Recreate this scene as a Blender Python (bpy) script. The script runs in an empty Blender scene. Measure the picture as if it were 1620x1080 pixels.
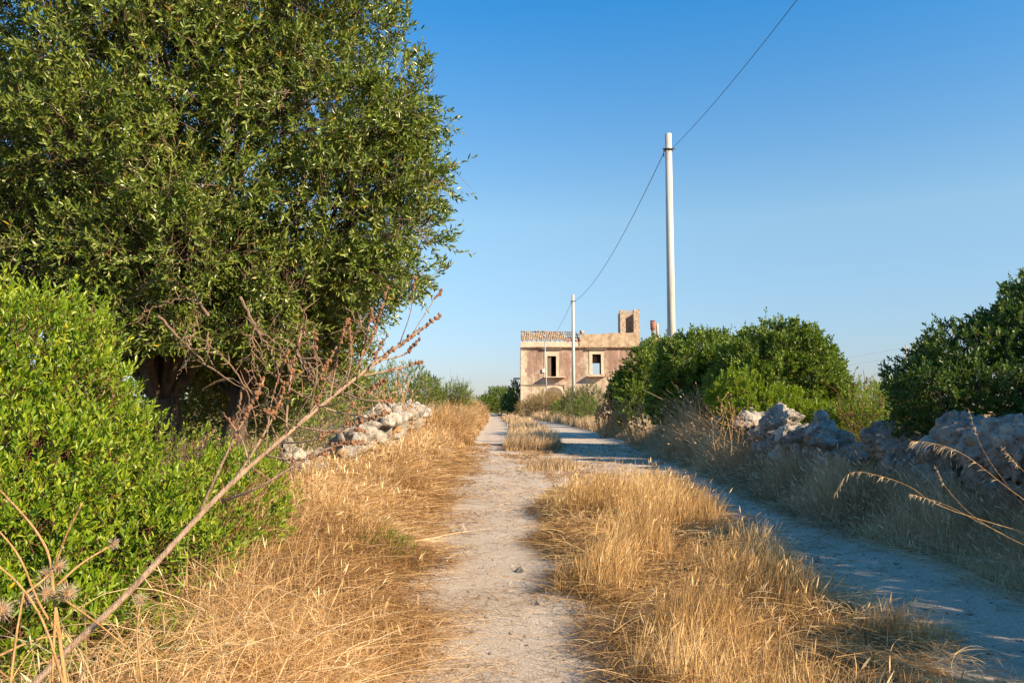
import bpy, math, random
import numpy as np
from math import radians as R, sin, cos, pi
random.seed(7)
SC = bpy.context.scene
COL = SC.collection

# ------------------------------------------------------------------ camera, sky, sun, exposure
PITCH = math.atan(100/1260)
cam_d = bpy.data.cameras.new('camera'); cam = bpy.data.objects.new('camera', cam_d); COL.objects.link(cam)
cam_d.lens = 28; cam_d.sensor_width = 36; cam_d.clip_start = 0.05; cam_d.clip_end = 8000
cam.location = (0, 0, 1.5); cam.rotation_euler = (pi/2 + PITCH, 0, 0)
SC.camera = cam

SUN_EL, SUN_AZ = 27.5, 122.5          # azimuth clockwise from +Y (the viewing direction)
W = bpy.data.worlds.new('World'); SC.world = W; W.use_nodes = True
nt = W.node_tree; bg = nt.nodes['Background']
sky = nt.nodes.new('ShaderNodeTexSky'); sky.sky_type = 'NISHITA'; sky.sun_disc = False
sky.sun_elevation = R(SUN_EL); sky.sun_rotation = R(SUN_AZ)
sky.altitude = 0; sky.air_density = 1.0; sky.dust_density = 0.35; sky.ozone_density = 4.0
# deep dry-season blue: the sky colour graded by elevation
g_ = nt.nodes.new('ShaderNodeTexCoord'); sx_ = nt.nodes.new('ShaderNodeSeparateXYZ'); rp_ = nt.nodes.new('ShaderNodeValToRGB'); mu_ = nt.nodes.new('ShaderNodeMix')
mu_.data_type = 'RGBA'; mu_.blend_type = 'MULTIPLY'; mu_.inputs[0].default_value = 1; mu_.clamp_result = False
nt.links.new(g_.outputs['Generated'], sx_.inputs[0]); nt.links.new(sx_.outputs[2], rp_.inputs[0])
els = rp_.color_ramp.elements; els.new(.24)
for e_, (p_, c_) in zip(els, [(.03, (.50,.49,.58)), (.225, (.80,.83,.73)), (.46, (.23,.76,.95))]): e_.position = p_; e_.color = (*c_, 1)
nt.links.new(sky.outputs[0], mu_.inputs[6]); nt.links.new(rp_.outputs[0], mu_.inputs[7])
nt.links.new(mu_.outputs[2], bg.inputs[0]); bg.inputs[1].default_value = 0.117
sd = bpy.data.lights.new('sun', 'SUN'); sun = bpy.data.objects.new('sun', sd); COL.objects.link(sun)
sd.energy = 5.0; sd.angle = R(0.5); sd.color = (1.0, 0.78, 0.52)
az = R(SUN_AZ); el = R(SUN_EL)
from mathutils import Vector, noise as mnoise, Matrix
sdir = Vector((sin(az)*cos(el), cos(az)*cos(el), sin(el)))
sun.rotation_euler = sdir.to_track_quat('Z', 'Y').to_euler()
sun.location = (12, -10, 14)
SC.view_settings.view_transform = 'Standard'; SC.view_settings.look = 'None'
SC.view_settings.exposure = 1.1; SC.view_settings.gamma = 1.0

# ------------------------------------------------------------------ helpers
def at(px, py, Y):
    """place in the world, Y metres ahead, that lies along a given viewing direction"""
    x = (px-810)/1260; y = (540-py)/1260
    d = np.array([x, cos(PITCH)-y*sin(PITCH), sin(PITCH)+y*cos(PITCH)])
    return np.array([0, 0, 1.5]) + d*(Y/d[1])

def tag(o, label=None, cat=None, group=None, kind=None):
    if label: o['label'] = label
    if cat: o['category'] = cat
    if group: o['group'] = group
    if kind: o['kind'] = kind
    return o
def empty(name, loc=(0, 0, 0)):
    o = bpy.data.objects.new(name, None); COL.objects.link(o); o.location = loc; o.empty_display_size = .2
    bpy.context.view_layer.update()
    return o

def mk(name, V, F, mat, parent=None, smooth=False, attr=None):
    """V (n,3) world coords, F list of integer arrays (m,3)/(m,4); attr = dict name -> (n,) floats"""
    V = np.asarray(V, np.float64)
    if parent is not None: V = V - np.array(parent.location)
    me = bpy.data.meshes.new(name)
    F = [np.asarray(f, np.int32) for f in F if len(f)]
    loops = np.concatenate([f.ravel() for f in F])
    tot = np.concatenate([np.full(len(f), f.shape[1], np.int32) for f in F])
    start = np.concatenate([[0], np.cumsum(tot)[:-1]]).astype(np.int32)
    me.vertices.add(len(V)); me.vertices.foreach_set('co', V.astype(np.float32).ravel())
    me.loops.add(len(loops)); me.loops.foreach_set('vertex_index', loops)
    me.polygons.add(len(tot)); me.polygons.foreach_set('loop_start', start)
    try: me.polygons.foreach_set('loop_total', tot)
    except Exception: pass
    if attr:
        for k, a in attr.items():
            at_ = me.attributes.new(k, 'FLOAT', 'POINT'); at_.data.foreach_set('value', np.asarray(a, np.float32))
    me.update(calc_edges=True)
    me.polygons.foreach_set('use_smooth', np.full(len(tot), smooth))
    me.materials.append(mat)
    o = bpy.data.objects.new(name, me); COL.objects.link(o)
    if parent is not None: o.parent = parent
    return o

class MB:
    def __init__(s): s.V = []; s.T = []; s.Q = []; s.n = 0; s.A = []
    def add(s, V, T=None, Q=None, a=None):
        V = np.asarray(V, float).reshape(-1, 3)
        if T is not None and len(T): s.T.append(np.asarray(T)+s.n)
        if Q is not None and len(Q): s.Q.append(np.asarray(Q)+s.n)
        s.V.append(V); s.n += len(V)
        s.A.append(np.full(len(V), .5) if a is None else (np.full(len(V), a) if np.isscalar(a) else a))
        return s
    def box(s, x0, x1, y0, y1, z0, z1):
        V = [(x, y, z) for x in (x0, x1) for y in (y0, y1) for z in (z0, z1)]
        return s.add(V, Q=[(0,1,3,2),(4,6,7,5),(0,4,5,1),(2,3,7,6),(0,2,6,4),(1,5,7,3)])
    def tube(s, P, Rd, n=6, cap=True, a=None):
        P = np.asarray(P, float); m = len(P); Rd = np.broadcast_to(np.asarray(Rd, float), (m,))
        T = np.gradient(P, axis=0); T /= np.linalg.norm(T, axis=1)[:, None]+1e-9
        ref = np.array([0, 0, 1.0]) if abs(T[0][2]) < .8 else np.array([1.0, 0, 0])
        u = np.cross(T[0], ref); u /= np.linalg.norm(u)
        V = []
        for i in range(m):
            u = u - T[i]*np.dot(u, T[i]); u /= np.linalg.norm(u)+1e-9
            v = np.cross(T[i], u)
            for k in range(n):
                t = 2*pi*k/n; V.append(P[i]+Rd[i]*(u*cos(t)+v*sin(t)))
        Q = [(i*n+k, i*n+(k+1) % n, (i+1)*n+(k+1) % n, (i+1)*n+k) for i in range(m-1) for k in range(n)]
        Tt = []
        if cap:
            V.append(P[0]); V.append(P[-1]); c0 = m*n; c1 = c0+1
            Tt = [(c0, (k+1) % n, k) for k in range(n)] + [(c1, (m-1)*n+k, (m-1)*n+(k+1) % n) for k in range(n)]
        return s.add(V, T=Tt, Q=Q, a=a)
    def build(s, name, mat, parent=None, smooth=False, attr=False):
        F = []
        if s.T: F.append(np.concatenate(s.T))
        if s.Q: F.append(np.concatenate(s.Q))
        return mk(name, np.concatenate(s.V), F, mat, parent, smooth, {'rnd': np.concatenate(s.A)} if attr else None)

def smooth_path(P, n=24):
    P = np.asarray(P, float); m = len(P); out = []
    Q = np.vstack([2*P[0]-P[1], P, 2*P[-1]-P[-2]])
    for t in np.linspace(0, m-1-1e-6, n):
        i = int(t); f = t-i; a, b, c, d = Q[i], Q[i+1], Q[i+2], Q[i+3]
        out.append(.5*((2*b)+(-a+c)*f+(2*a-5*b+4*c-d)*f*f+(-a+3*b-3*c+d)*f**3))
    return np.array(out)

def hash3(ix, iy, iz, seed):
    h = (ix*374761393 + iy*668265263 + iz*2147483647 + seed*974634777) & 0xffffffff
    h = ((h ^ (h >> 13))*1274126177) & 0xffffffff
    h = (h ^ (h >> 16)) & 0xffffffff
    return h/4294967295.0
def vnoise(P, scale=1.0, seed=0):
    P = np.asarray(P, float)*scale
    if P.shape[-1] == 2: P = np.concatenate([P, np.zeros(P.shape[:-1]+(1,))], -1)
    i = np.floor(P).astype(np.int64); f = P-i; f = f*f*(3-2*f); r = 0
    for dx in (0, 1):
        for dy in (0, 1):
            for dz in (0, 1):
                w = (f[..., 0] if dx else 1-f[..., 0])*(f[..., 1] if dy else 1-f[..., 1])*(f[..., 2] if dz else 1-f[..., 2])
                r = r+w*hash3(i[..., 0]+dx, i[..., 1]+dy, i[..., 2]+dz, seed)
    return r
def fbm(P, scale=1.0, seed=0, oc=3):
    r = 0; a = .5
    for k in range(oc): r = r+a*vnoise(P, scale*2**k, seed+k); a *= .5
    return r/(1-.5**oc)
def sstep(a, b, x):
    t = np.clip((x-a)/(b-a), 0, 1); return t*t*(3-2*t)
def norm(v): return v/(np.linalg.norm(v, axis=-1, keepdims=True)+1e-9)

# ------------------------------------------------------------------ materials
def mat(name):
    m = bpy.data.materials.new(name); m.use_nodes = True; nt = m.node_tree
    b = nt.nodes['Principled BSDF']; return m, nt, b
def node(nt, t, **kw):
    n = nt.nodes.new(t)
    for k, v in kw.items(): setattr(n, k, v)
    return n
def noise_n(nt, scale, detail=4, rough=.55, vec=None, dist=0):
    n = node(nt, 'ShaderNodeTexNoise'); n.inputs['Scale'].default_value = scale
    n.inputs['Detail'].default_value = detail; n.inputs['Roughness'].default_value = rough
    n.inputs['Distortion'].default_value = dist
    if vec: nt.links.new(vec, n.inputs['Vector'])
    return n
def ramp(nt, src, stops):
    r = node(nt, 'ShaderNodeValToRGB'); e = r.color_ramp.elements
    while len(e) < len(stops): e.new(.5)
    for i, (p, c) in enumerate(stops):
        e[i].position = p
        e[i].color = (c, c, c, 1) if np.isscalar(c) else (*c, 1)
    nt.links.new(src, r.inputs[0]); return r
def mixc(nt, fac, a, b, mode='MIX'):
    m = node(nt, 'ShaderNodeMix', data_type='RGBA', blend_type=mode)
    for s, v in ((m.inputs[0], fac), (m.inputs[6], a), (m.inputs[7], b)):
        if hasattr(v, 'is_linked'): nt.links.new(v, s)
        elif np.isscalar(v): s.default_value = v
        else: s.default_value = (*v, 1)
    return m.outputs[2]
def math_n(nt, op, a, b=None, c=None):
    m = node(nt, 'ShaderNodeMath', operation=op)
    for s, v in zip(m.inputs, (a, b, c)):
        if v is None: continue
        if hasattr(v, 'is_linked'): nt.links.new(v, s)
        else: s.default_value = v
    return m.outputs[0]
def bump(nt, b, h, strength=.5, dist=.02):
    n = node(nt, 'ShaderNodeBump'); n.inputs['Strength'].default_value = strength; n.inputs['Distance'].default_value = dist
    nt.links.new(h, n.inputs['Height']); nt.links.new(n.outputs[0], b.inputs['Normal'])

def leafmat(name, stops, rough=.45, trans=.35, spec=.35):
    m, nt, b = mat(name)
    a = node(nt, 'ShaderNodeAttribute'); a.attribute_name = 'rnd'
    r = ramp(nt, a.outputs['Fac'], stops)
    nt.links.new(r.outputs[0], b.inputs['Base Color'])
    b.inputs['Roughness'].default_value = rough; b.inputs['Specular IOR Level'].default_value = spec
    t = node(nt, 'ShaderNodeBsdfTranslucent')
    hs = node(nt, 'ShaderNodeHueSaturation'); hs.inputs['Value'].default_value = 1.5; hs.inputs['Saturation'].default_value = 1.1
    nt.links.new(r.outputs[0], hs.inputs['Color']); nt.links.new(hs.outputs[0], t.inputs[0])
    mx = node(nt, 'ShaderNodeMixShader'); mx.inputs[0].default_value = trans
    nt.links.new(b.outputs[0], mx.inputs[1]); nt.links.new(t.outputs[0], mx.inputs[2])
    nt.links.new(mx.outputs[0], nt.nodes['Material Output'].inputs[0])
    return m
M = {}
M['olive_leaf'] = leafmat('olive_leaf', [(0, (.04,.065,.012)), (.4, (.12,.175,.022)), (.85, (.27,.32,.06)), (.955, (.22,.22,.06)), (.97, (.45,.33,.03)), (1, (.28,.10,.03))], .36, .12, .5)
M['lentisk_leaf'] = leafmat('lentisk_leaf', [(0, (.06,.12,.008)), (.4, (.14,.235,.012)), (.9, (.37,.43,.03)), (.985, (.27,.36,.03)), (1, (.5,.33,.02))], .42, .22, .4)
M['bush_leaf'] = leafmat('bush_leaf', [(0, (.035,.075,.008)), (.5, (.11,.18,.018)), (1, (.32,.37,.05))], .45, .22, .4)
M['shade_bush_leaf'] = leafmat('shade_bush_leaf', [(0, (.03,.06,.01)), (.5, (.075,.13,.022)), (1, (.16,.22,.04))], .45, .25, .4)  # darker copy of bush_leaf, the shade put into its colour
M['yellow_leaf'] = leafmat('yellow_leaf', [(0, (.09,.15,.012)), (.5, (.18,.26,.02)), (1, (.32,.36,.04))], .45, .35)
M['far_leaf'] = leafmat('far_leaf', [(0, (.06,.085,.02)), (.6, (.12,.15,.035)), (1, (.24,.24,.07))], .6, .25)
M['weed_leaf'] = leafmat('weed_leaf', [(0, (.17,.13,.035)), (.5, (.30,.22,.07)), (1, (.46,.34,.13))], .7, .3)
def strawmat(name, stops, trans=.25): return leafmat(name, stops, .6, trans, .3)
M['gold'] = strawmat('golden_straw', [(0, (.12,.07,.03)), (.3, (.36,.215,.08)), (.7, (.62,.41,.175)), (1, (.82,.64,.36))])
M['orange'] = strawmat('orange_straw', [(0, (.09,.048,.02)), (.33, (.33,.18,.065)), (.7, (.62,.41,.185)), (1, (.88,.72,.46))])
M['pale'] = strawmat('pale_straw', [(0, (.14,.085,.04)), (.45, (.47,.33,.18)), (1, (.78,.64,.42))])

def barkmat(name, c0, c1, sc=18):
    m, nt, b = mat(name); tc = node(nt, 'ShaderNodeTexCoord')
    mp = node(nt, 'ShaderNodeMapping'); mp.inputs['Scale'].default_value = (1, 1, .3)
    nt.links.new(tc.outputs['Object'], mp.inputs[0])
    n = noise_n(nt, sc, 6, .65, mp.outputs[0])
    nt.links.new(ramp(nt, n.outputs[0], [(.3, c0), (.7, c1)]).outputs[0], b.inputs['Base Color'])
    b.inputs['Roughness'].default_value = .9; bump(nt, b, n.outputs[0], .8, .03); return m
M['bark'] = barkmat('bark', (.04,.028,.02), (.135,.098,.07))
M['twig'] = barkmat('twig_bark', (.13,.08,.05), (.30,.20,.13), 40)
M['redtwig'] = barkmat('red_twig', (.10,.035,.02), (.22,.09,.05), 40)
M['deadwood'] = barkmat('dead_stem', (.22,.14,.09), (.50,.36,.25), 60)
M['seed'] = barkmat('seed_capsule', (.16,.07,.03), (.40,.20,.10), 90)
M['thistle_stem'] = barkmat('thistle_stem', (.38,.20,.07), (.62,.40,.18), 60)
M['fluff'] = barkmat('thistle_fluff', (.48,.36,.24), (.75,.64,.50), 150)
M['husk'] = barkmat('thistle_husk', (.25,.14,.06), (.5,.32,.16), 90)

def plain(name, c, rough=.8, var=.25, sc=6, metal=0, bs=0):
    m, nt, b = mat(name); tc = node(nt, 'ShaderNodeTexCoord')
    n = noise_n(nt, sc, 5, .6, tc.outputs['Object'])
    lo = tuple(x*(1-var) for x in c); hi = tuple(min(1, x*(1+var)) for x in c)
    nt.links.new(ramp(nt, n.outputs[0], [(.3, lo), (.7, hi)]).outputs[0], b.inputs['Base Color'])
    b.inputs['Roughness'].default_value = rough; b.inputs['Metallic'].default_value = metal
    if bs: bump(nt, b, n.outputs[0], bs, .01)
    return m
M['concrete'] = plain('pole_concrete', (.54,.52,.45), .75, .10, 3)
def polemat():
    m, nt, b = mat('pole_concrete'); g = node(nt, 'ShaderNodeNewGeometry'); mp = node(nt, 'ShaderNodeMapping'); mp.inputs['Scale'].default_value = (9, 9, .35)
    nt.links.new(g.outputs['Position'], mp.inputs[0]); n1 = noise_n(nt, 1.6, 5, .65, mp.outputs[0]); n2 = noise_n(nt, 2.2, 4, .6, g.outputs['Position'])
    c = ramp(nt, n1.outputs[0], [(.3, (.34,.32,.27)), (.5, (.50,.48,.42)), (.7, (.58,.56,.50))]).outputs[0]
    c = mixc(nt, ramp(nt, n2.outputs[0], [(.55, 0.), (.75, .5)]).outputs[0], c, (.38,.33,.26))
    nt.links.new(c, b.inputs['Base Color']); b.inputs['Roughness'].default_value = .85; bump(nt, b, n2.outputs[0], .3, .02); return m
M['concrete'] = polemat()
M['metalpole'] = plain('grey_metal', (.33,.34,.34), .5, .1, 8)
M['wire'] = plain('wire_black', (.09,.10,.13), .6, .1)
M['iron'] = plain('rusted_iron', (.05,.032,.026), .8, .3, 5)
M['rust'] = plain('rusty_pipe', (.24,.10,.06), .85, .35, 4)
M['clay'] = plain('old_clay_tile', (.42,.29,.16), .9, .45, 2.2)
M['brick'] = plain('red_brick', (.42,.17,.09), .9, .3, 4)
M['wood'] = plain('weathered_wood', (.20,.15,.11), .9, .3, 8)
M['stone_trim'] = plain('cream_stone_trim', (.58,.47,.35), .9, .18, 1.5, 0, .3)
M['pipe'] = plain('cream_pipe', (.52,.40,.27), .9, .2)
M['box'] = plain('white_box', (.7,.7,.68), .6, .05)

# limestone
def stonemat():
    m, nt, b = mat('limestone'); tc = node(nt, 'ShaderNodeTexCoord'); v = tc.outputs['Object']
    n1 = noise_n(nt, 2.2, 8, .65, v); n2 = noise_n(nt, 9, 6, .7, v); n3 = noise_n(nt, 1.7, 3, .5, v, .6)
    c = ramp(nt, n1.outputs[0], [(.28, (.14,.123,.103)), (.5, (.35,.312,.26)), (.70, (.58,.52,.435))]).outputs[0]
    c = mixc(nt, ramp(nt, n2.outputs[0], [(.5, 0.), (.68, .75)]).outputs[0], c, (.12,.11,.10))
    c = mixc(nt, ramp(nt, n3.outputs[0], [(.63, 0.), (.70, .8)]).outputs[0], c, (.42,.22,.07))
    vo = node(nt, 'ShaderNodeTexVoronoi'); vo.inputs['Scale'].default_value = 16; nt.links.new(v, vo.inputs['Vector'])
    pit = ramp(nt, vo.outputs[0], [(.12, 0.), (.30, 1.)])
    nm = noise_n(nt, 3.1, 2, .5, v); pm = ramp(nt, nm.outputs[0], [(.48, 0.), (.6, 1.)])
    dark = math_n(nt, 'MULTIPLY', math_n(nt, 'SUBTRACT', 1., pit.outputs[0]), pm.outputs[0])
    c = mixc(nt, math_n(nt, 'MULTIPLY', dark, .7), c, (.07,.065,.06))
    nt.links.new(c, b.inputs['Base Color']); b.inputs['Roughness'].default_value = .95
    h = math_n(nt, 'ADD', math_n(nt, 'MULTIPLY', n2.outputs[0], .7), math_n(nt, 'MULTIPLY', pit.outputs[0], .25))
    h = math_n(nt, 'ADD', h, n1.outputs[0])
    bump(nt, b, h, 1.0, .09); return m
M['stone'] = stonemat()

# soil: attribute 'rut' 1 = worn dusty wheel track, 0 = litter covered soil
def soilmat():
    m, nt, b = mat('dry_soil'); g = node(nt, 'ShaderNodeNewGeometry'); v = g.outputs['Position']
    a = node(nt, 'ShaderNodeAttribute'); a.attribute_name = 'rut'
    n1 = noise_n(nt, 1.3, 6, .6, v); n2 = noise_n(nt, 11, 7, .75, v); n3 = noise_n(nt, 70, 4, .7, v)
    mp = node(nt, 'ShaderNodeMapping'); mp.inputs['Scale'].default_value = (1, 3.2, 1); nt.links.new(v, mp.inputs[0])
    n4 = noise_n(nt, 5, 7, .7, mp.outputs[0])
    dust = ramp(nt, n1.outputs[0], [(.3, (.50,.41,.315)), (.7, (.66,.56,.445))]).outputs[0]
    dust = mixc(nt, ramp(nt, n3.outputs[0], [(.46, 0.), (.66, .7)]).outputs[0], dust, (.19,.145,.105))
    dust = mixc(nt, ramp(nt, n3.outputs[0], [(.30, .8), (.38, 0.)]).outputs[0], dust, (.70,.64,.56))
    lit = ramp(nt, n2.outputs[0], [(.3, (.09,.05,.022)), (.55, (.25,.145,.06)), (.75, (.42,.27,.12))]).outputs[0]
    s = math_n(nt, 'ADD', a.outputs['Fac'], math_n(nt, 'MULTIPLY', math_n(nt, 'SUBTRACT', n4.outputs[0], .5), 1.75))
    f = ramp(nt, s, [(.38, 0.), (.62, 1.)]).outputs[0]
    c = mixc(nt, f, lit, dust)
    nt.links.new(c, b.inputs['Base Color']); b.inputs['Roughness'].default_value = 1; b.inputs['Specular IOR Level'].default_value = .1
    h = math_n(nt, 'ADD', math_n(nt, 'MULTIPLY', n2.outputs[0], 1.), math_n(nt, 'MULTIPLY', n3.outputs[0], .5))
    bump(nt, b, h, .8, .03); return m
M['soil'] = soilmat()

# ------------------------------------------------------------------ terrain
def interp(y, pts): return np.interp(y, [p[0] for p in pts], [p[1] for p in pts])
def wv(y, k, a): y = np.asarray(y, float); return a*(vnoise(np.stack([y*.9, y*0+k*7.3], -1), 1., 80+k)-.5)*1.4+a*(vnoise(np.stack([y*2.7, y*0+k*3.3], -1), 1., 90+k)-.5)*.7
def road_l(y): return -.09+wv(y, 1, .30)+interp(y, [(0,-.35),(4,-.5),(7,-.75),(12,-1.05),(20,-1.3),(38,-1.6),(63,-2.),(94,-2.7),(125,-3.6),(200,-8)])
def road_r(y): return wv(y, 2, .28)+interp(y, [(0,4.6),(6,4.45),(8,4.1),(12,4.0),(19,4.4),(31,4.9),(47,4.6),(63,4.1),(94,1.4),(125,-.6),(200,-4)])
def med_l(y): return .13+wv(y, 3, .24)+interp(y, [(0,.45),(4,.5),(8,.45),(12,.55),(15,.8),(24,-.1),(27,-.35),(40,-.2),(60,-.3),(90,-1.2),(125,-2.4),(200,-6.5)])
def med_r(y): return wv(y, 4, .35)+interp(y, [(0,2.5),(4,2.65),(6,2.6),(8,2.5),(10,2.7),(12,2.6),(14,2.3),(24,1.0),(30,1.7),(40,1.8),(60,1.5),(90,-.1),(125,-1.6),(200,-5.6)])
def soft(x, a, b, w=.3): return sstep(a-w, a+w, x)*(1-sstep(b-w, b+w, x))
def median_amount(y):   # how much vegetation covers the strip between the wheel tracks
    return np.clip(1-sstep(12.4, 13.8, y)+.2*np.exp(-((y-19.5)/1.2)**2)+sstep(26, 28.5, y), 0, 1)
def zf(x, y):
    x = np.asarray(x, float); y = np.asarray(y, float); P = np.stack([x, y], -1)
    fade = np.exp(-np.maximum(np.abs(y), np.abs(x))/160)
    z = (vnoise(P, .35, 3)-.5)*.10*fade + (vnoise(P, 1.7, 5)-.5)*.035*fade
    l, r, ml, mr = road_l(y), road_r(y), med_l(y), med_r(y)
    inroad = soft(x, l, r, .4)
    m = soft(x, ml, mr, .3)*median_amount(y)
    z = z*(1-.6*inroad) - .06*inroad + .07*m*inroad
    z = z + .22*sstep(0, 1.6, l-x)*np.exp(-np.clip(l-x-2, 0, 99)/30) + .12*sstep(0, 1.0, x-r)
    return z
def rutf(x, y):
    l, r, ml, mr = road_l(y), road_r(y), med_l(y), med_r(y)
    return soft(x, l, r, .38)*(1-soft(x, ml, mr, .18)*median_amount(y)*.95)

def grid(xs, ys, dz=0):
    X, Y = np.meshgrid(xs, ys); Z = zf(X, Y)+dz
    V = np.stack([X, Y, Z], -1).reshape(-1, 3); nx = len(xs); ny = len(ys)
    i = np.arange((nx-1)*(ny-1)); r = i//(nx-1); c = i % (nx-1); b = r*nx+c
    return V, np.stack([b, b+1, b+nx+1, b+nx], 1)
def spaced(a, near, step, far, g=1.16):
    o = [near]; s = step
    while o[-1] < far: s *= g; o.append(o[-1]+s)
    return o
xs = [-v for v in spaced(0, 9, .3, 4000)][::-1] + list(np.arange(-8.9, 11, .1)) + spaced(0, 11, .3, 4000)
ys = [-v for v in spaced(0, 4, .3, 600)][::-1] + list(np.arange(-3.9, 24, .12)) + spaced(0, 24, .15, 5000, 1.04)
V, Q = grid(np.array(xs), np.array(ys))
tag(mk('ground', V, [Q], M['soil'], None, True, {'rut': rutf(V[:, 0], V[:, 1])}), kind='structure')
# the dirt road: its own sheet, edges following the worn outline
ysr = np.concatenate([np.arange(-6, 30, .12), np.arange(30, 200, .6)]); u = np.linspace(0, 1, 70)
L, Rr = road_l(ysr)-.35, road_r(ysr)+.35
X = L[:, None]+(Rr-L)[:, None]*u[None]; Y = np.repeat(ysr[:, None], 70, 1); Z = zf(X, Y)+.004
Z += .006*(rutf(X, Y) > .3)*0
V = np.stack([X, Y, Z], -1).reshape(-1, 3); n = 70
i = np.arange((n-1)*(len(ysr)-1)); b = (i//(n-1))*n+i % (n-1)
tag(mk('dirt_road', V, [np.stack([b, b+1, b+n+1, b+n], 1)], M['soil'], None, True, {'rut': rutf(V[:, 0], V[:, 1])}), kind='structure')

# ------------------------------------------------------------------ stones
def ico(sub):
    import bmesh
    bm = bmesh.new(); bmesh.ops.create_icosphere(bm, subdivisions=sub, radius=1)
    V = np.array([v.co[:] for v in bm.verts]); F = np.array([[v.index for v in f.verts] for f in bm.faces]); bm.free(); return V, F
ICO = {k: ico(k) for k in (1, 2, 3, 4, 5)}
def rock(c, r, seed, sub=3, rz=0.):
    rg = np.random.default_rng(seed); V, F = ICO[sub]; V = V.copy()
    q = V*1.0+seed*3.17
    V = V*(1+(fbm(q, 1.1, seed, 2)-.5)[:, None]*.5)
    for k in range(15):                                  # broken planes
        d = norm(rg.normal(size=3)); h = rg.uniform(.55, .88)
        t = V@d; V = V-np.clip(t-h, 0, 9)[:, None]*d*.97
    q = V+seed*1.7
    V = V*(1+(fbm(q, 2.6, seed+2, 3)-.5)[:, None]*.22)
    if sub >= 4:
        rdg = 1-np.abs(2*fbm(q, 2.2, seed+5, 3)-1)
        V = V*(1-(sstep(.80, .98, rdg))[:, None]*.15)
        V = V*(1+(fbm(q, 6.5, seed+6, 3)-.5)[:, None]*.15)
        V = V*(1-(sstep(.60, .75, vnoise(q, 7, seed+9)))[:, None]*.05)
    V = V*np.asarray(r); c_, s_ = cos(rz), sin(rz)
    V = np.stack([V[:, 0]*c_-V[:, 1]*s_, V[:, 0]*s_+V[:, 1]*c_, V[:, 2]], 1)
    return V+np.asarray(c), F
WALLX = 5.55
def stone_wall(name, label, group, placed, filler, mat=M['stone']):
    root = empty(name, (placed[0][0], placed[0][1], 0)); tag(root, label, 'stone wall', group)
    for i, (x, y, z, r, sd, lab) in enumerate(placed):
        V, F = rock((x, y, z), r, sd, 5, sd*.7); o = mk('boulder', V, [F], mat, root, True)
        if lab: o['label'] = lab
    m = MB()
    for (x, y, z, r, sd) in filler:
        V, F = rock((x, y, z), r, sd, 4 if (x > 0 and 6.5 < y < 17) else 3, sd*.9); m.add(V, T=F)
    o = m.build('rubble', mat, root, True); o['kind'] = 'stuff'
    return root
rg = np.random.default_rng(4)
# right hand wall: the big caps that can be told apart
caps = [
 # px, py(centre), Y, rx, ry, rz
 (1178, 658, 18.5, .50, .40, .36, 11, None), (1228, 662, 16.4, .52, .42, .44, 12, 'craggy pale boulder with dark cracks, top of the wall'),
 (1196, 640, 20.5, .38, .36, .28, 13, None), (1262, 682, 14.6, .34, .40, .30, 14, None),
 (1304, 692, 13.6, .58, .45, .58, 15, 'large rounded boulder with an orange lichen patch'),
 (1248, 715, 14.8, .40, .35, .36, 16, None), (1146, 664, 21.5, .42, .35, .34, 17, None),
 (1422, 680, 11.2, .46, .40, .42, 18, 'rounded grey boulder in the shade'), (1472, 708, 10.4, .32, .30, .26, 19, None),
 (1440, 722, 10.6, .36, .30, .25, 20, None), (1530, 682, 9.5, .44, .40, .40, 21, None), (1590, 690, 8.8, .46, .40, .42, 22, None),
 (1560, 735, 8.9, .38, .30, .32, 23, None), (1500, 745, 9.6, .34, .30, .28, 24, None), (1640, 700, 8.3, .45, .40, .44, 25, None),
 (1380, 715, 12.1, .40, .36, .26, 26, None), (1345, 735, 12.6, .42, .34, .30, 27, None), (1615, 765, 8.3, .34, .3, .3, 28, None),
 (1700, 690, 7.6, .5, .4, .45, 29, None), (1420, 760, 10.8, .36, .30, .28, 30, None)]
placed = []
for px, py, Y, a, b_, c, sd, lab in caps:
    p = at(px, py+(20 if px > 1400 else 10), Y); placed.append((p[0], p[1], p[2], (a*1.05, b_*1.05, c*1.0), sd, lab))
filler = []
for y in np.arange(1, 24, .30):
    x0 = interp(y, [(0,5.6),(8,5.55),(12,5.45),(15,5.35),(19,6.0),(24,6.1)])
    top = interp(y, [(0,1.3),(8,1.0),(11,1.02),(12.3,.75),(13.4,.95),(16,1.15),(20,1.2),(24,.9)])
    for z in np.arange(.1, top, .27):
        for s in (-.25, .25):
            filler.append((x0+s*(1.15-z*.35)+rg.uniform(-.12,.12), y+rg.uniform(-.15,.15), z+rg.uniform(-.06,.06),
                           tuple(rg.uniform(.15,.30,3)*np.array([1.1,1.1,.85])), int(rg.integers(1e6))))
stone_wall('dry_stone_wall', 'tumbled dry stone wall of big pale grey limestone boulders along the right verge', 'dry stone walls beside the track', placed, filler)
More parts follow.
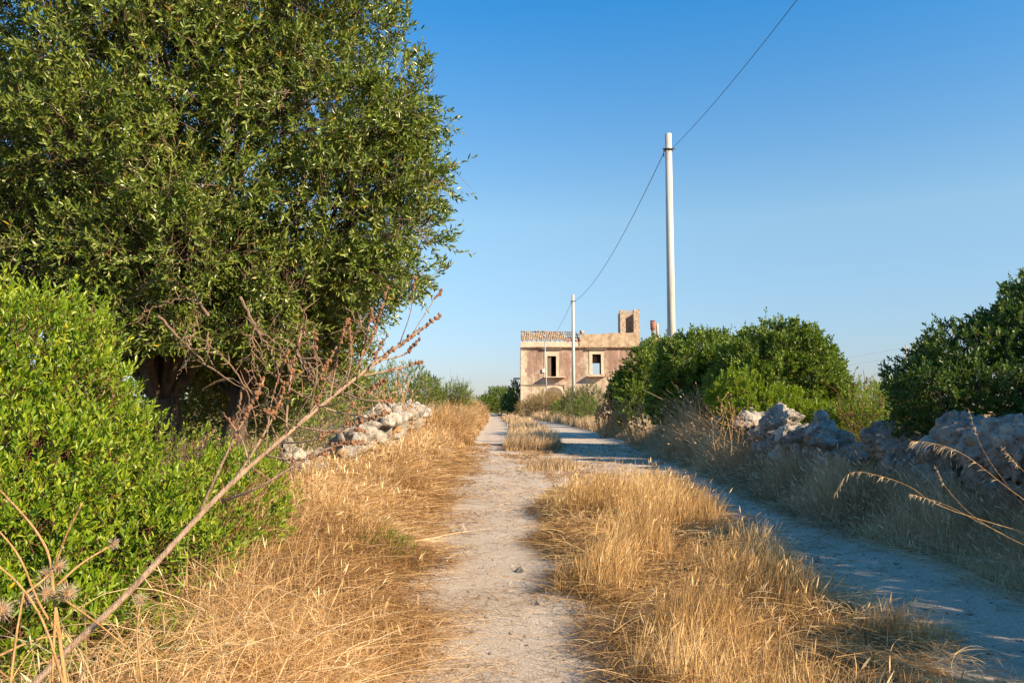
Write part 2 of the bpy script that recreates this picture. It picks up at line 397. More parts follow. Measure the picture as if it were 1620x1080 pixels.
# left hand wall, lower, with a collapsed near end
placed = []
for i, (px, py, Y, a, c) in enumerate([(488,752,13.6,.20,.17),(512,762,13.2,.19,.15),(463,735,13.9,.19,.16),(500,736,14.2,.16,.14),(528,768,12.9,.13,.11),(560,688,17.6,.34,.28),(582,672,19.6,.38,.32),
        (600,660,21.6,.4,.36),(618,655,24,.44,.42),(634,655,26,.46,.46),(648,656,28.6,.48,.5),(660,654,31.5,.48,.52),(672,653,34.5,.5,.5),(682,652,38,.5,.5),(540,706,16.3,.28,.24),(458,716,14.2,.17,.15)]):
    p = at(px, py-(6 if Y < 15 else 0), Y); placed.append((p[0], p[1], p[2]+(.06 if Y < 15 else 0), (a*1.15, a, c*1.1), 60+i, None))
filler = []
for y in np.arange(14.3, 39, .5):
    x0 = interp(y, [(14,-3.6),(20,-3.55),(30,-3.75),(39,-4.0)]); top = interp(y, [(14,.35),(16,.6),(19,.95),(23,1.2),(39,1.35)])
    for z in np.arange(.1, top, .36):
        for s in (-.35, .3):
            filler.append((x0+s+rg.uniform(-.15,.15), y+rg.uniform(-.2,.2), z+rg.uniform(-.1,.1), tuple(rg.uniform(.20,.42,3)*np.array([1,1,.8])), int(rg.integers(1e6))))
for k in range(60):
    u_ = rg.random(); px_ = 455+90*u_+rg.normal()*8; Y_ = 12.2+1.6*rg.random()
    p = at(px_, 725+45*u_+rg.uniform(-12, 30), Y_); filler.append((p[0], p[1], max(p[2], .15), tuple(rg.uniform(.09,.22,3)), 900+k))
for k in range(46):
    u_ = rg.random(); p = at(545+75*u_+rg.normal()*6, 700-38*u_+rg.uniform(-8, 26), 15.+4*u_+rg.normal()*.4); filler.append((p[0], p[1], max(p[2], .2), tuple(rg.uniform(.12,.30,3)), 1200+k))
stone_wall('dry_stone_wall', 'sunlit rubble stone wall on the left verge, collapsed at its near end', 'dry stone walls beside the track', placed, filler)
# pebbles on the wheel tracks
m = MB(); rg = np.random.default_rng(9)
for k in range(2600):
    y = 2.6+20*rg.random()**1.8; x = rg.uniform(road_l(y)-.2, road_r(y)+.1)
    if rutf(x, y) < .3 and rg.random() < .8: continue
    s = rg.uniform(.004, .011)*(1+y*.04)*(rg.uniform(2.2, 4.5) if rg.random() < .045 else 1)
    V, F = ICO[1]; V = V*(1+.35*rg.normal(size=(len(V), 1)))*np.array([s, s*rg.uniform(.7, 1.2), s*.6])+np.array([x, y, zf(x, y)+.006])
    m.add(V, T=F)
tag(m.build('gravel', M['stone'], None, False), 'small pale stones strewn over the wheel tracks', 'gravel', kind='stuff')

# ------------------------------------------------------------------ the ruined farmhouse
def plaster():
    m, nt, b = mat('faded_pink_plaster'); g = node(nt, 'ShaderNodeNewGeometry'); v = g.outputs['Position']
    sx = node(nt, 'ShaderNodeSeparateXYZ'); nt.links.new(v, sx.inputs[0])
    n0 = noise_n(nt, .35, 5, .6, v); n1 = noise_n(nt, .9, 6, .65, v); n2 = noise_n(nt, 3.5, 6, .7, v)
    def box(x0, x1, z0, z1, w=.7):
        def st(src, a): 
            mr = node(nt, 'ShaderNodeMapRange', interpolation_type='SMOOTHSTEP')
            mr.inputs[1].default_value = a-w; mr.inputs[2].default_value = a+w
            nt.links.new(src, mr.inputs[0]); return mr.outputs[0]
        A = math_n(nt, 'MULTIPLY', st(sx.outputs[0], x0), math_n(nt, 'SUBTRACT', 1., st(sx.outputs[0], x1)))
        B = math_n(nt, 'MULTIPLY', st(sx.outputs[2], z0), math_n(nt, 'SUBTRACT', 1., st(sx.outputs[2], z1)))
        return math_n(nt, 'MULTIPLY', A, B)
    pk = math_n(nt, 'MAXIMUM', box(1.9, 3.9, 5.0, 9.3), box(6.6, 9.6, 4.6, 9.3))
    pk = math_n(nt, 'MAXIMUM', pk, box(12.3, 17.5, 4.8, 9.3))
    s = math_n(nt, 'ADD', pk, math_n(nt, 'MULTIPLY', math_n(nt, 'SUBTRACT', n1.outputs[0], .5), 3.4))
    f = ramp(nt, s, [(.35, 0.), (.85, .9)]).outputs[0]
    cream = ramp(nt, n0.outputs[0], [(.3, (.34,.25,.17)), (.5, (.50,.39,.28)), (.68, (.60,.51,.39))]).outputs[0]
    pink = ramp(nt, n2.outputs[0], [(.3, (.14,.08,.06)), (.5, (.31,.18,.135)), (.72, (.48,.30,.225))]).outputs[0]
    c = mixc(nt, math_n(nt, 'MULTIPLY', f, .95), cream, pink)
    c = mixc(nt, ramp(nt, n2.outputs[0], [(.5, 0.), (.72, .75)]).outputs[0], c, (.22,.17,.13))
    mp = node(nt, 'ShaderNodeMapping'); mp.inputs['Scale'].default_value = (1, 1, .14); nt.links.new(v, mp.inputs[0])
    n5 = noise_n(nt, 1.9, 5, .65, mp.outputs[0])
    c = mixc(nt, ramp(nt, n5.outputs[0], [(.5, 0.), (.66, .6)]).outputs[0], c, (.17,.125,.095))
    c = mixc(nt, ramp(nt, n5.outputs[0], [(.30, .5), (.42, 0.)]).outputs[0], c, (.58,.49,.38))
    nt.links.new(c, b.inputs['Base Color']); b.inputs['Roughness'].default_value = .95
    bump(nt, b, n2.outputs[0], .5, .05); return m
M['plaster'] = plaster()
M['parapet'] = plain('stained_parapet', (.42,.32,.21), .95, .5, 1.3, 0, .4)
def tower_mat():
    m, nt, b = mat('tower_stone'); g = node(nt, 'ShaderNodeNewGeometry'); v = g.outputs['Position']
    n1 = noise_n(nt, 2.6, 5, .7, v); n2 = noise_n(nt, 1.2, 4, .6, v)
    c = ramp(nt, n1.outputs[0], [(.35, (.26,.20,.15)), (.6, (.52,.42,.31))]).outputs[0]
    c = mixc(nt, ramp(nt, n2.outputs[0], [(.55, 0.), (.68, .8)]).outputs[0], c, (.45,.20,.10))
    nt.links.new(c, b.inputs['Base Color']); b.inputs['Roughness'].default_value = .95; bump(nt, b, n1.outputs[0], .5, .05); return m
M['tower'] = tower_mat()
HY = 105.0; HD = 9.0
house = empty('farmhouse', (1.17, HY, 0))
tag(house, 'derelict two storey farmhouse with faded pink plaster and half fallen tiled roof', 'building')
x0, x1 = 1.17, 22.0; T = .6
def wall_with(m, xa, xb, ya, yb, za, zb, holes):
    """boxes around rectangular holes (x0,x1,z0,z1), holes ordered in x and not overlapping in x"""
    c = xa
    for (a, b_, p, q) in holes:
        m.box(c, a, ya, yb, za, zb)
        if p > za: m.box(a, b_, ya, yb, za, p)
        if q < zb: m.box(a, b_, ya, yb, q, zb)
        c = b_
    m.box(c, xb, ya, yb, za, zb)
m = MB()
wall_with(m, x0, x1, HY, HY+T, 4.2, 9.17, [(4.67,5.83,5.2,7.9),(10.6,11.75,5.5,8.15)])
wall_with(m, x0, x1, HY, HY+T, -.2, 4.2, [(4.3,6.6,-.19,3.0)])
wall_with(m, x0, x1, HY+HD, HY+HD+T, -.2, 9.1, [(10.9,12.6,5.7,7.45)])
m.box(x0, x0+T, HY+T, HY+HD, -.2, 9.3); m.box(x1-T, x1, HY+T, HY+HD, -.2, 9.1)
m.box(x0+T, x1-T, HY+T, HY+HD, 4.2, 4.5)
m.box(x0+T, 8.6, HY+T, HY+HD, 8.7, 8.9)
m.box(8.4, 8.6, HY+T, HY+HD, 4.5, 8.7); m.box(8.602, x1-T, HY+T, HY+HD, 8.7, 8.9)  # partition; unseen ceiling over the right room, added to keep the interior dark
m.build('wall', M['plaster'], house)
m = MB(); m.box(x0-.02, 8.9, HY+.1, HY+T, 9.172, 9.85); m.build('attic_wall', M['stone_trim'], house)
# arched lintel of the ground floor doorway
m = MB(); n = 12; cx = 5.45; rad = 1.15
for k in range(n):
    a0, a1 = pi*k/n, pi*(k+1)/n
    xa, za = cx+rad*cos(a0), 3.0+.8*sin(a0); xb, zb = cx+rad*cos(a1), 3.0+.8*sin(a1)
    xo, zo = cx+(rad+.28)*cos(a0), 3.0+1.08*sin(a0); xp, zp = cx+(rad+.28)*cos(a1), 3.0+1.08*sin(a1)
    V = [(xa,HY-.06,za),(xb,HY-.06,zb),(xp,HY-.06,zp),(xo,HY-.06,zo),(xa,HY+.2,za),(xb,HY+.2,zb),(xp,HY+.2,zp),(xo,HY+.2,zo)]
    m.add(V, Q=[(0,1,2,3),(0,4,5,1),(3,2,6,7)])
m.build('door_arch', M['stone_trim'], house)
m = MB(); m.box(4.35,6.55,HY-.012,HY+.03,0,3.02)
V = [(cx,HY-.012,3.0)]+[(cx+rad*cos(pi*k/12),HY-.012,3.0+.8*sin(pi*k/12)) for k in range(13)]
m.add(V, T=[(0,k,k+1) for k in range(1,13)]); m.build('arched_door', M['wood'], house)
m = MB(); m.box(x0-.05, 6.9, HY-.09, HY-.002, 4.02, 4.12); m.box(6.8, 6.9, HY-.09, HY-.002, 3.3, 4.02); m.build('string_course', M['wood'], house)
# corner stones and door surrounds
m = MB()
for k in range(16): m.box(x0-.03, x0+(.75 if k % 2 else .5), HY-.03, HY+.3, .1+k*.565, .1+k*.565+.55)
m.build('corner_stones', M['stone_trim'], house)
for (a, b_, p, q) in ((4.67,5.83,5.2,7.9),(10.6,11.75,5.5,8.15)):
    m = MB(); m.box(a-.42, a, HY-.06, HY+.25, p-.05, q+.0); m.box(b_, b_+.32, HY-.06, HY+.25, p-.05, q); m.box(a-.42, b_+.32, HY-.06, HY+.25, q+.002, 8.75)
    m.build('door_surround', M['stone_trim'], house)
    m = MB(); m.box(a-.75, b_+.75, HY-.35, HY-.003, 8.78, 8.9); m.build('hood_moulding', M['wood'], house)
# shutters and door remains
m = MB(); m.box(4.72,5.16,HY+.18,HY+.24,5.22,7.85)
for z in np.arange(5.4,7.7,.3): m.box(4.76,5.12,HY+.15,HY+.18,z,z+.16)
m.build('shutter', M['wood'], house)
m = MB()
for z in (7.4,7.75): m.box(10.62,11.73,HY+.3,HY+.36,z,z+.05)
for x in (10.85,11.1,11.4): m.box(x,x+.05,HY+.3,HY+.36,7.2,8.13)
m.box(10.62,11.73,HY+.25,HY+.31,7.15,7.22)
m.build('window_bars', M['iron'], house)
# balconies
def balcony(xa, xb, z, yo):
    m = MB(); m.box(xa, xb, HY-yo, HY-.004, z-.12, z); b = m.build('balcony', M['stone_trim'], house)
    for x in np.linspace(xa+.25, xb-.45, 3): m = MB(); m.box(x, x+.2, HY-yo+.12, HY-.004, z-.42, z-.122); m.build('bracket', M['stone_trim'], b)
    m = MB()
    for x in np.arange(xa+.03, xb, .125): m.tube([(x,HY-yo+.04,z),(x,HY-yo+.04,z+.98)], .024, 4)
    for y in np.arange(HY-yo+.1, HY-.05, .14):
        for x in (xa+.03, xb-.03): m.tube([(x,y,z),(x,y,z+.98)], .024, 4)
    m.box(xa, xb, HY-yo+.015, HY-yo+.065, z+.98, z+1.02); m.box(xa, xa+.05, HY-yo+.07, HY-.004, z+.98, z+1.02); m.box(xb-.05, xb, HY-yo+.07, HY-.004, z+.98, z+1.02)
    m.build('railing', M['iron'], b)
balcony(4.2, 7.0, 5.17, .95); balcony(9.9, 12.3, 5.3, .95)
m = MB(); m.box(x0-.95, x0-.004, HY+2.6, HY+5.0, 5.0, 5.14); b = m.build('balcony', M['stone_trim'], house)
m = MB()
for y in np.arange(HY+2.65, HY+5, .13): m.tube([(x0-.9,y,5.14),(x0-.9,y,6.4)], .02, 4)
m.box(x0-.94, x0-.87, HY+2.6, HY+5, 6.4, 6.46); m.build('railing', M['iron'], b)
for y in (HY+2.8, HY+3.8, HY+4.7): m = MB(); m.add([(x0-.7,y,4.98),(x0-.004,y,4.98),(x0-.004,y,4.3),(x0-.7,y+.2,4.98),(x0-.004,y+.2,4.98),(x0-.004,y+.2,4.3)], T=[(0,2,1),(3,4,5)], Q=[(0,3,5,2)]); m.build('bracket', M['stone_trim'], b)
m = MB(); m.box(4.0, 4.3, HY-.2, HY-.004, 5.75, 6.2); m.build('meter_box', M['box'], house)
# eaves of round tiles
def half_tile(m, p, d, up, r, L, a=None):
    """arched tile starting at p running along unit d"""
    p = np.array(p, float); d = np.array(d, float); s = np.cross(d, up); V = []
    for t in (0, L):
        for k in range(6):
            an = pi*k/5; V.append(p+d*t+s*r*cos(an)+np.array(up)*r*sin(an)*1.1)
        for k in range(6):
            an = pi*(5-k)/5; V.append(p+d*t+s*(r-.03)*cos(an)+np.array(up)*(r-.03)*sin(an)*1.1)
    Q = [(k, (k+1) % 12, 12+(k+1) % 12, 12+k) for k in range(12)]+[(k, 11-k, 10-k, k+1) for k in range(5)]
    m.add(V, Q=Q)
m = MB(); rg = np.random.default_rng(3)
for x in np.arange(x0, 17.2, .27):
    if 8.2 < x < 9.0 and rg.random() < .6: continue
    half_tile(m, (x, HY-.36, 8.96+rg.uniform(-.025,.025)), (0, 1, 0.0), (0, 0, 1), .12, .45)
m.build('eaves_tiles', M['clay'], house)
# pitched roof over the left half: surviving tiles over rafters, holes near the ridge
sl = np.array([0, 4.0, 1.6]); sl = sl/np.linalg.norm(sl); up = np.cross([1., 0, 0], sl)
m = MB()
for i, x in enumerate(np.arange(x0+.15, 7.05, .245)):
    for j in range(11):
        keep = 1.05-.085*max(0, j-3)
        hole = vnoise(np.array([x*.9, j*.35, 0.]), 1., 8)
        if hole > keep*.85+.12 or (j >= 7 and rg.random() < .45) or rg.random() < .06: continue
        p = np.array([x+rg.uniform(-.03,.03), HY+.05, 9.93])+sl*(.40*j)+up*rg.uniform(0,.05)
        half_tile(m, p, sl+np.array([rg.uniform(-.12,.12),0,rg.uniform(-.05,.05)]), up, .115, .42)
m.build('roof_tiles', M['clay'], house)
m = MB()
for x in np.arange(x0+.2, 9.0, .62):
    Lr = 4.3 if x < 7.2 else 4.3
    if x > 7.2 and rg.random() < .4: continue
    a = np.array([x, HY+.1, 9.86]); m.tube([a, a+sl*Lr], .07, 5)
for j, xr in ((1.6, 9.3), (3.0, 9.3), (4.25, 8.2)):
    a = np.array([x0+.1, HY+.1, 9.93])+sl*j; m.tube([a, a+np.array([xr-x0, 0, rg.uniform(-.1,.1)])], .085, 5)
for k in range(7):
    a = np.array([8.6+rg.uniform(-.6,.5), HY+1.5+rg.uniform(-1,1), 9.9]); m.tube([a, a+np.array([rg.uniform(-.6,.6),.3,rg.uniform(.7,1.4)])], .08, 5)
m.build('rafters', M['wood'], house)
m = MB()
for k in range(18):
    V, F = rock((rg.uniform(7.1, 9.3), HY+rg.uniform(.1,.5), 9.9+rg.uniform(0,.25)), tuple(rg.uniform(.1,.28,3)), 300+k, 2); m.add(V, T=F)
m.build('broken_bricks', M['brick'], house, True)
# parapet with rough top
m = MB(); xs_ = np.linspace(8.95, 16.95, 60)
tz = 10.78+.03*(xs_-8.95)+(fbm(np.stack([xs_, xs_*0], 1), 2., 7)-.5)*.22
V = []; 
for x, z in zip(xs_, tz): V += [(x,HY-.02,9.178),(x,HY-.02,z),(x,HY+.38,z),(x,HY+.38,9.178)]
Q = []
for i in range(59):
    for k in range(4): Q.append((4*i+k, 4*i+4+k, 4*i+4+(k+1) % 4, 4*i+(k+1) % 4))
Q += [(0,1,2,3),(236+3,236+2,236+1,236)]
m.add(V, Q=Q); m.build('parapet', M['parapet'], house)
V, F = rock((9.3, HY+.6, 11.1), (.42,.4,.35), 77, 3); mk('broken_wall_stub', V, [F], M['tower'], house, True)
# roof turret
t = MB(); t.box(14.4, 15.12, HY+.42, HY+1.1, 9.18, 14.05); t.box(16.2, 17.02, HY+.42, HY+1.1, 9.18, 14.15)
t.box(14.4, 17.02, HY+2.3, HY+2.7, 9.18, 13.9); t.box(14.4, 14.8, HY+1.102, HY+2.298, 9.18, 13.7); t.box(16.65, 17.02, HY+1.102, HY+2.298, 9.18, 13.9)
t.box(15.122, 16.198, HY+.5, HY+.8, 13.78, 13.95)
tw = t.build('turret', M['tower'], house)
t = MB(); t.box(14.25, 14.75, HY+.38, HY+1.2, 14.055, 14.16); t.box(16.15, 17.06, HY+.38, HY+1.2, 14.155, 14.26); t.box(14.12,14.38,HY+.5,HY+1.,13.6,14.05); t.build('coping', M['tower'], tw)
m = MB()
for k in range(8): m.box(15.125, 15.2+.28*((k % 2)), HY+.75, HY+1.0, 11.0+k*.22, 11.14+k*.22)
m.box(15.125,16.195,HY+1.7,HY+2.0,10.5,12.4)
m.build('brick_edge', M['tower'], tw)
m = MB(); m.tube([(16.8,HY+.8,14.1),(16.8,HY+.8,15.0)], .12, 10); m.tube([(16.8,HY+.8,15.03),(16.8,HY+.8,15.09)], .22, 10); m.build('flue_pipe', M['pipe'], tw, True)
# chimneys over the hidden wing
m = MB(); m.box(18.4, 19.9, HY+.8, HY+1.6, 8.9, 10.6); m.build('chimney_base', M['stone_trim'], house)
m = MB(); m.tube([(18.85,HY+1.2,10.6),(18.85,HY+1.2,11.4)], .2, 12); m.tube([(18.85,HY+1.2,11.4),(18.85,HY+1.2,11.55),(18.85,HY+1.2,12.6)], [.2,.33,.33], 12); m.tube([(18.85,HY+1.2,12.68),(18.85,HY+1.2,12.74)], .38, 12); m.build('chimney', M['rust'], house, True)
m = MB(); m.tube([(19.45,HY+1.2,10.6),(19.45,HY+1.2,12.35)], .17, 12); c = m.build('chimney', M['pipe'], house, True)
m = MB(); m.tube([(19.45,HY+1.2,12.3),(19.45,HY+1.2,12.72)], .2, 12); m.build('chimney_cap', M['rust'], c, True)

# ------------------------------------------------------------------ poles and wires
def pole(loc, h, r0, r1, label, cat='utility pole'):
    e = empty('utility_pole', loc); tag(e, label, cat, 'poles beside the track')
    m = MB(); m.tube([(loc[0],loc[1],loc[2]-.3),(loc[0],loc[1],loc[2]+h)], [r0, r1], 20); m.build('shaft', M['concrete'], e, True)
    z = loc[2]+h-.62
    m = MB(); m.tube([(loc[0],loc[1],z-.05),(loc[0],loc[1],z+.02)], r1*1.3, 14); m.tube([(loc[0]-.24,loc[1]-.1,z),(loc[0]+.24,loc[1]-.1,z)], .025, 6)
    m.tube([(loc[0]-.2,loc[1]-.1,z),(loc[0]-.2,loc[1]-.1,z-.32)], .02, 6)
    m.build('clamp', M['iron'], e, True)
    return np.array([loc[0], loc[1], z])
p1 = at(1064, 640, 30.); t1 = at(1059, 212, 30.)
a = pole((p1[0], 30., .1), t1[2]-.1, .17, .125, 'tall pale concrete pole rising behind the mastic bushes on the right')
p2 = at(907.5, 640, 74.); t2 = at(905, 466, 74.)
b = pole((p2[0], 74., .1), t2[2]-.1, .17, .125, 'farther pale concrete pole standing in front of the pink farmhouse')
p3 = at(866, 640, 98.); t3 = at(861.5, 529, 98.)
e = empty('utility_pole', (p3[0], 98., 0)); tag(e, 'thin leaning grey metal pole in front of the left half of the farmhouse', 'utility pole', 'poles beside the track')
m = MB(); m.tube([(p3[0],98.,-.2),(t3[0],98.,t3[2])], [.09,.065], 12); m.build('shaft', M['metalpole'], e, True)
m = MB(); m.tube([(t3[0]-.1,97.95,t3[2]-.35),(t3[0]+.1,97.95,t3[2]-.35)], .05, 8); m.build('clamp', M['iron'], e, True)
def wire(A, B, sag, label, r=.011, n=40):
    A = np.array(A); B = np.array(B); P = [A+(B-A)*t-np.array([0,0,4*sag*t*(1-t)]) for t in np.linspace(0, 1, n)]
    m = MB(); m.tube(P, r, 6); o = m.build('overhead_wire', M['wire'], None, True); tag(o, label, 'wire', 'overhead wires'); return o
wire(a+[.1,0,0], (6.35, -14, 12.1), 1.5, 'black overhead wire climbing from the near pole out of the top of the picture', .009)
wire(a+[-.12,0,0], b+[.1,0,0], 1.0, 'sagging overhead wire between the two concrete poles', .015)
wire(b+[-.1,0,0], (t3[0]+.6, 118., 10.5), .9, 'faint overhead wire running from the farther pole past the farmhouse roof', .016)
# far line on the right
q = at(1437, 640, 190.); qt = at(1437, 545, 190.)
e = empty('utility_pole', (q[0], 190., 0)); tag(e, 'tiny far pole with crossarm seen left of the dark bush on the right', 'utility pole', 'poles beside the track')
m = MB(); m.tube([(q[0],190.,0),(q[0],190.,qt[2])], [.22,.14], 8); m.build('shaft', M['concrete'], e)
m = MB(); m.box(q[0]-1, q[0]+1, 189.9, 190.1, qt[2]-.9, qt[2]-.7); m.build('crossarm', M['metalpole'], e)
wire((q[0]-1,190,qt[2]-.8), (q[0]-40,260,qt[2]-2), 2, 'faint far wire over the scrub, upper of the pair', .014)
wire((q[0]+1,190,qt[2]-2.4), (q[0]-38,260,qt[2]-4), 2, 'faint far wire over the scrub, lower of the pair', .014)

# ------------------------------------------------------------------ foliage generator
def foliage(ells, n, nl, tl, ll, lw, rg, inner=.25, up=.5, gap=0., gs=1., quad=False, open_=.9, zmin=None, ladd=0., edge=.0, updir=.25, droop=.0, lump=1.):
    E = np.array(ells, float); C = E[:, :3]; Rr = E[:, 3:6]
    w = (Rr[:, 0]*Rr[:, 1]*Rr[:, 2])**(2/3); k = rg.choice(len(E), n*3, p=w/w.sum())
    d = norm(rg.normal(size=(n*3, 3)))
    rad = np.where(rg.random(n*3) < inner, rg.uniform(.35, .85, n*3), rg.uniform(.84, 1.0, n*3))
    rad *= 1+(fbm(d*1.6+C[k], 1.2, 31, 2)-.5)*.5+(vnoise(C[k]+d*Rr[k], 2.6*lump, 37)-.5)*.30
    P = C[k]+d*Rr[k]*rad[:, None]
    keep = np.ones(len(P), bool)
    for j in range(len(E)):
        q = np.linalg.norm((P-C[j])/Rr[j], axis=1); keep &= ~((q < .62) & (k != j) & (rg.random(len(P)) > inner*.6))
    if gap > 0:
        g = fbm(P, gs, 77, 2); keep &= (g > gap*.5+.18) | ((rad < .8) & (rg.random(len(P)) < .75))
    if zmin is not None: keep &= P[:, 2] > zmin
    P = P[keep][:n]; d = d[keep][:n]; n = len(P)
    D = norm(d/Rr[k[keep][:n]]*Rr[k[keep][:n]].mean(1)[:, None] + rg.normal(size=(n, 3))*.45+np.array([0, 0, up]))
    Ln = tl*rg.uniform(.55, 1.35, n)
    if edge > 0: Ln *= np.where(rg.random(n) < edge, rg.uniform(1.5, 2.6, n), 1)
    P0 = P-D*Ln[:, None]*.45
    ref = norm(rg.normal(size=(n, 3))); U = norm(np.cross(D, ref)); Vv = np.cross(D, U)
    # leaves
    j = np.arange(nl); t = .12+.88*(j+.7)/nl
    ph = (j*2.39996)[None]+rg.uniform(0, 6.28, (n, 1))
    base = P0[:, None]+D[:, None]*(Ln[:, None]*t[None])[..., None]
    base[..., 2] -= droop*(t[None]**2)*Ln[:, None]
    rad_ = np.cos(ph)[..., None]*U[:, None]+np.sin(ph)[..., None]*Vv[:, None]
    aa = (open_*(1-.55*t))[None, :, None]
    ld = norm(D[:, None]*(1.-aa*.45)+rad_*aa+np.array([0, 0, updir])+rg.normal(size=(n, nl, 3))*.18)
    side = norm(np.cross(ld, D[:, None]+rg.normal(size=(n, nl, 3))*.5)); nr = np.cross(side, ld)
    L_ = ll*rg.uniform(.65, 1.2, (n, nl, 1)); w_ = lw*rg.uniform(.75, 1.2, (n, nl, 1))
    fold = .18*w_
    if quad:
        V = np.stack([base, base+ld*L_*.5+side*w_*.5+nr*fold, base+ld*L_, base+ld*L_*.5-side*w_*.5+nr*fold], 2)
        m = 4; q = np.array([[0, 1, 2, 3]])
    else:
        V = np.stack([base, base+ld*L_*.32+side*w_*.47+nr*fold, base+ld*L_*.72+side*w_*.36+nr*fold*.6, base+ld*L_*1.0-nr*L_*.08,
                      base+ld*L_*.72-side*w_*.36+nr*fold*.6, base+ld*L_*.32-side*w_*.47+nr*fold], 2)
        m = 6; q = np.array([[0, 1, 2, 3], [0, 3, 4, 5]])
    N = n*nl; V = V.reshape(-1, 3)
    F = (q[None]+(np.arange(N)*m)[:, None, None]).reshape(-1, 4)
    tone = np.clip(rg.beta(1.5, 1.7, (n, nl))*.68+.34*(rg.random((n, 1)))-0.02, 0, 1)
    sp = rg.random((n, nl)); tone = np.where(sp > .988, rg.uniform(.965, 1, (n, nl)), tone*.95)
    A = np.repeat(tone.ravel(), m)
    # twig stems
    r = tl*.005+.001
    ang = np.array([0, 2.1, 4.2]); ring = np.cos(ang)[None, :, None]*U[:, None]+np.sin(ang)[None, :, None]*Vv[:, None]
    P1 = P0+D*Ln[:, None]*1.02
    TV = np.concatenate([(P0-D*Ln[:, None]*.5)[:, None]+ring*r*1.5, P1[:, None]+ring*r*.4], 1).reshape(-1, 3)
    tq = np.array([[0,1,4,3],[1,2,5,4],[2,0,3,5]]); TF = (tq[None]+(np.arange(n)*6)[:, None, None]).reshape(-1, 4)
    return V, F, A, TV, TF, P0

def bush(name, label, cat, ells, n, nl, tl, ll, lw, leaf, seed, group=None, twig='twig', stems=10, **kw):
    rg = np.random.default_rng(seed); E = np.array(ells, float)
    base = (float(E[:, 0].mean()), float(E[:, 1].mean()), float(zf(E[:, 0].mean(), E[:, 1].mean())))
    root = empty(name, base); tag(root, label, cat, group)
    V, F, A, TV, TF, P0 = foliage(ells, n, nl, tl, ll, lw, rg, **kw)
    mk('foliage', V, [F], M[leaf], root, False, {'rnd': A})
    m = MB(); m.add(TV, Q=TF)
    for k in range(stems):
        p = P0[rg.integers(len(P0))]; e = E[np.argmin(np.linalg.norm(E[:, :3]-p, axis=1))]
        s = np.array([e[0]+rg.normal()*.15, e[1]+rg.normal()*.15, base[2]-.05])
        mid = s*.5+p*.5+np.array([rg.normal()*.1, rg.normal()*.1, .1]); r0 = .012+.012*np.linalg.norm(p-s)
        m.tube(smooth_path([s, mid, p], 8), np.linspace(r0, .006, 8), 5)
    m.build('stems', M[twig], root)
    return root

# ------------------------------------------------------------------ the big tree on the left
rg = np.random.default_rng(21)
E = [(-3.7,8.5,3.15,1.5,1.0,.55),(-5.1,8.5,3.0,1.4,1.0,.6),(-4.6,8.3,4.2,1.5,1.0,1.0),(-2.6,9.2,2.95,1.0,1.0,.5),(-4.4,8.5,6.4,1.6,1.2,1.2),(-2.35,9.3,4.85,1.45,1.4,1.0),(-2.25,9.4,3.75,1.35,1.3,.80),(-2.75,9.5,5.9,1.55,1.4,1.0),(-2.7,9.3,7.0,1.3,1.4,1.0),
     (-4.0,8.9,5.2,1.6,1.5,1.2),(-4.2,9.5,6.8,1.9,1.6,1.3),(-5.6,9.2,4.5,1.5,1.6,1.1),(-6.0,9.6,6.2,1.7,1.6,1.3),(-3.6,8.8,3.8,1.4,1.3,.75),
     (-5.2,8.8,3.5,1.3,1.2,.7),(-6.6,9.5,3.3,1.3,1.4,.9),(-3.05,10.0,3.1,1.15,1.2,.6),(-4.3,10.6,3.3,1.3,1.2,.7),(-2.75,10.2,2.55,.75,.9,.55),(-3.6,10.8,2.3,.9,.9,.6),
     (-4.4,9.5,8.2,1.8,1.6,.9),(-5.6,11.2,3.6,1.6,1.4,1.1),(-1.5,9.5,4.2,.85,.9,.5),(-1.4,9.2,5.0,.8,.8,.5),(-2.0,9.6,3.15,1.05,1.0,.42),(-3.9,8.5,2.45,.8,.6,.38),(-2.9,8.9,2.4,.75,.6,.38),(-1.65,9.4,3.0,.75,.7,.38),(-1.35,9.3,3.55,.6,.7,.4),(-4.6,12.8,1.3,1.6,.8,.9),(-3.3,9.4,2.45,1.0,.8,.42),(-4.5,9.2,2.5,.9,.8,.45),(-2.6,10.4,2.1,.7,.8,.5),(-3.9,12.6,1.9,1.2,.8,.8),(-5.4,11.5,2.5,1.3,1.0,.8),(-4.2,11.6,2.4,1.2,.9,.75),(-3.0,11.4,2.2,1.0,.9,.7),(-2.3,10.6,2.9,.9,.9,.4),(-6.4,11.5,4.8,1.5,1.4,1.2)]
tree = empty('wild_olive_tree', (-4.2, 10.2, .1)); tag(tree, 'large spreading evergreen tree with small narrow leaves filling the upper left', 'tree')
V, F, A, TV, TF, P0 = foliage(E, 24500, 12, .25, .082, .027, rg, inner=.44, up=.10, gap=.62, gs=1.9, open_=1.0, edge=.13, zmin=1.0, updir=.15)
mk('crown', V, [F], M['olive_leaf'], tree, False, {'rnd': A})
m = MB(); m.add(TV, Q=TF)
m.build('twigs', M['twig'], tree)
m = MB()
base = np.array([-4.2, 10.2, -.1])
def wob(a, b, k=.25, n=4):
    P = [a+(b-a)*t+np.array([rg.normal(), rg.normal(), rg.normal()*.5])*k*sin(pi*t) for t in np.linspace(0, 1, n+1)]
    return P
f1 = np.array([-4.35, 9.9, 1.6]); f2 = np.array([-3.5, 10.4, 1.7])
m.tube(smooth_path([base, base+[-.1,-.1,.8], f1], 14), np.linspace(.30, .20, 14), 14)
m.tube(smooth_path([base+[.25,.1,0], base+[.55,.15,.9], f2], 12), np.linspace(.19, .14, 12), 10)
stub = []
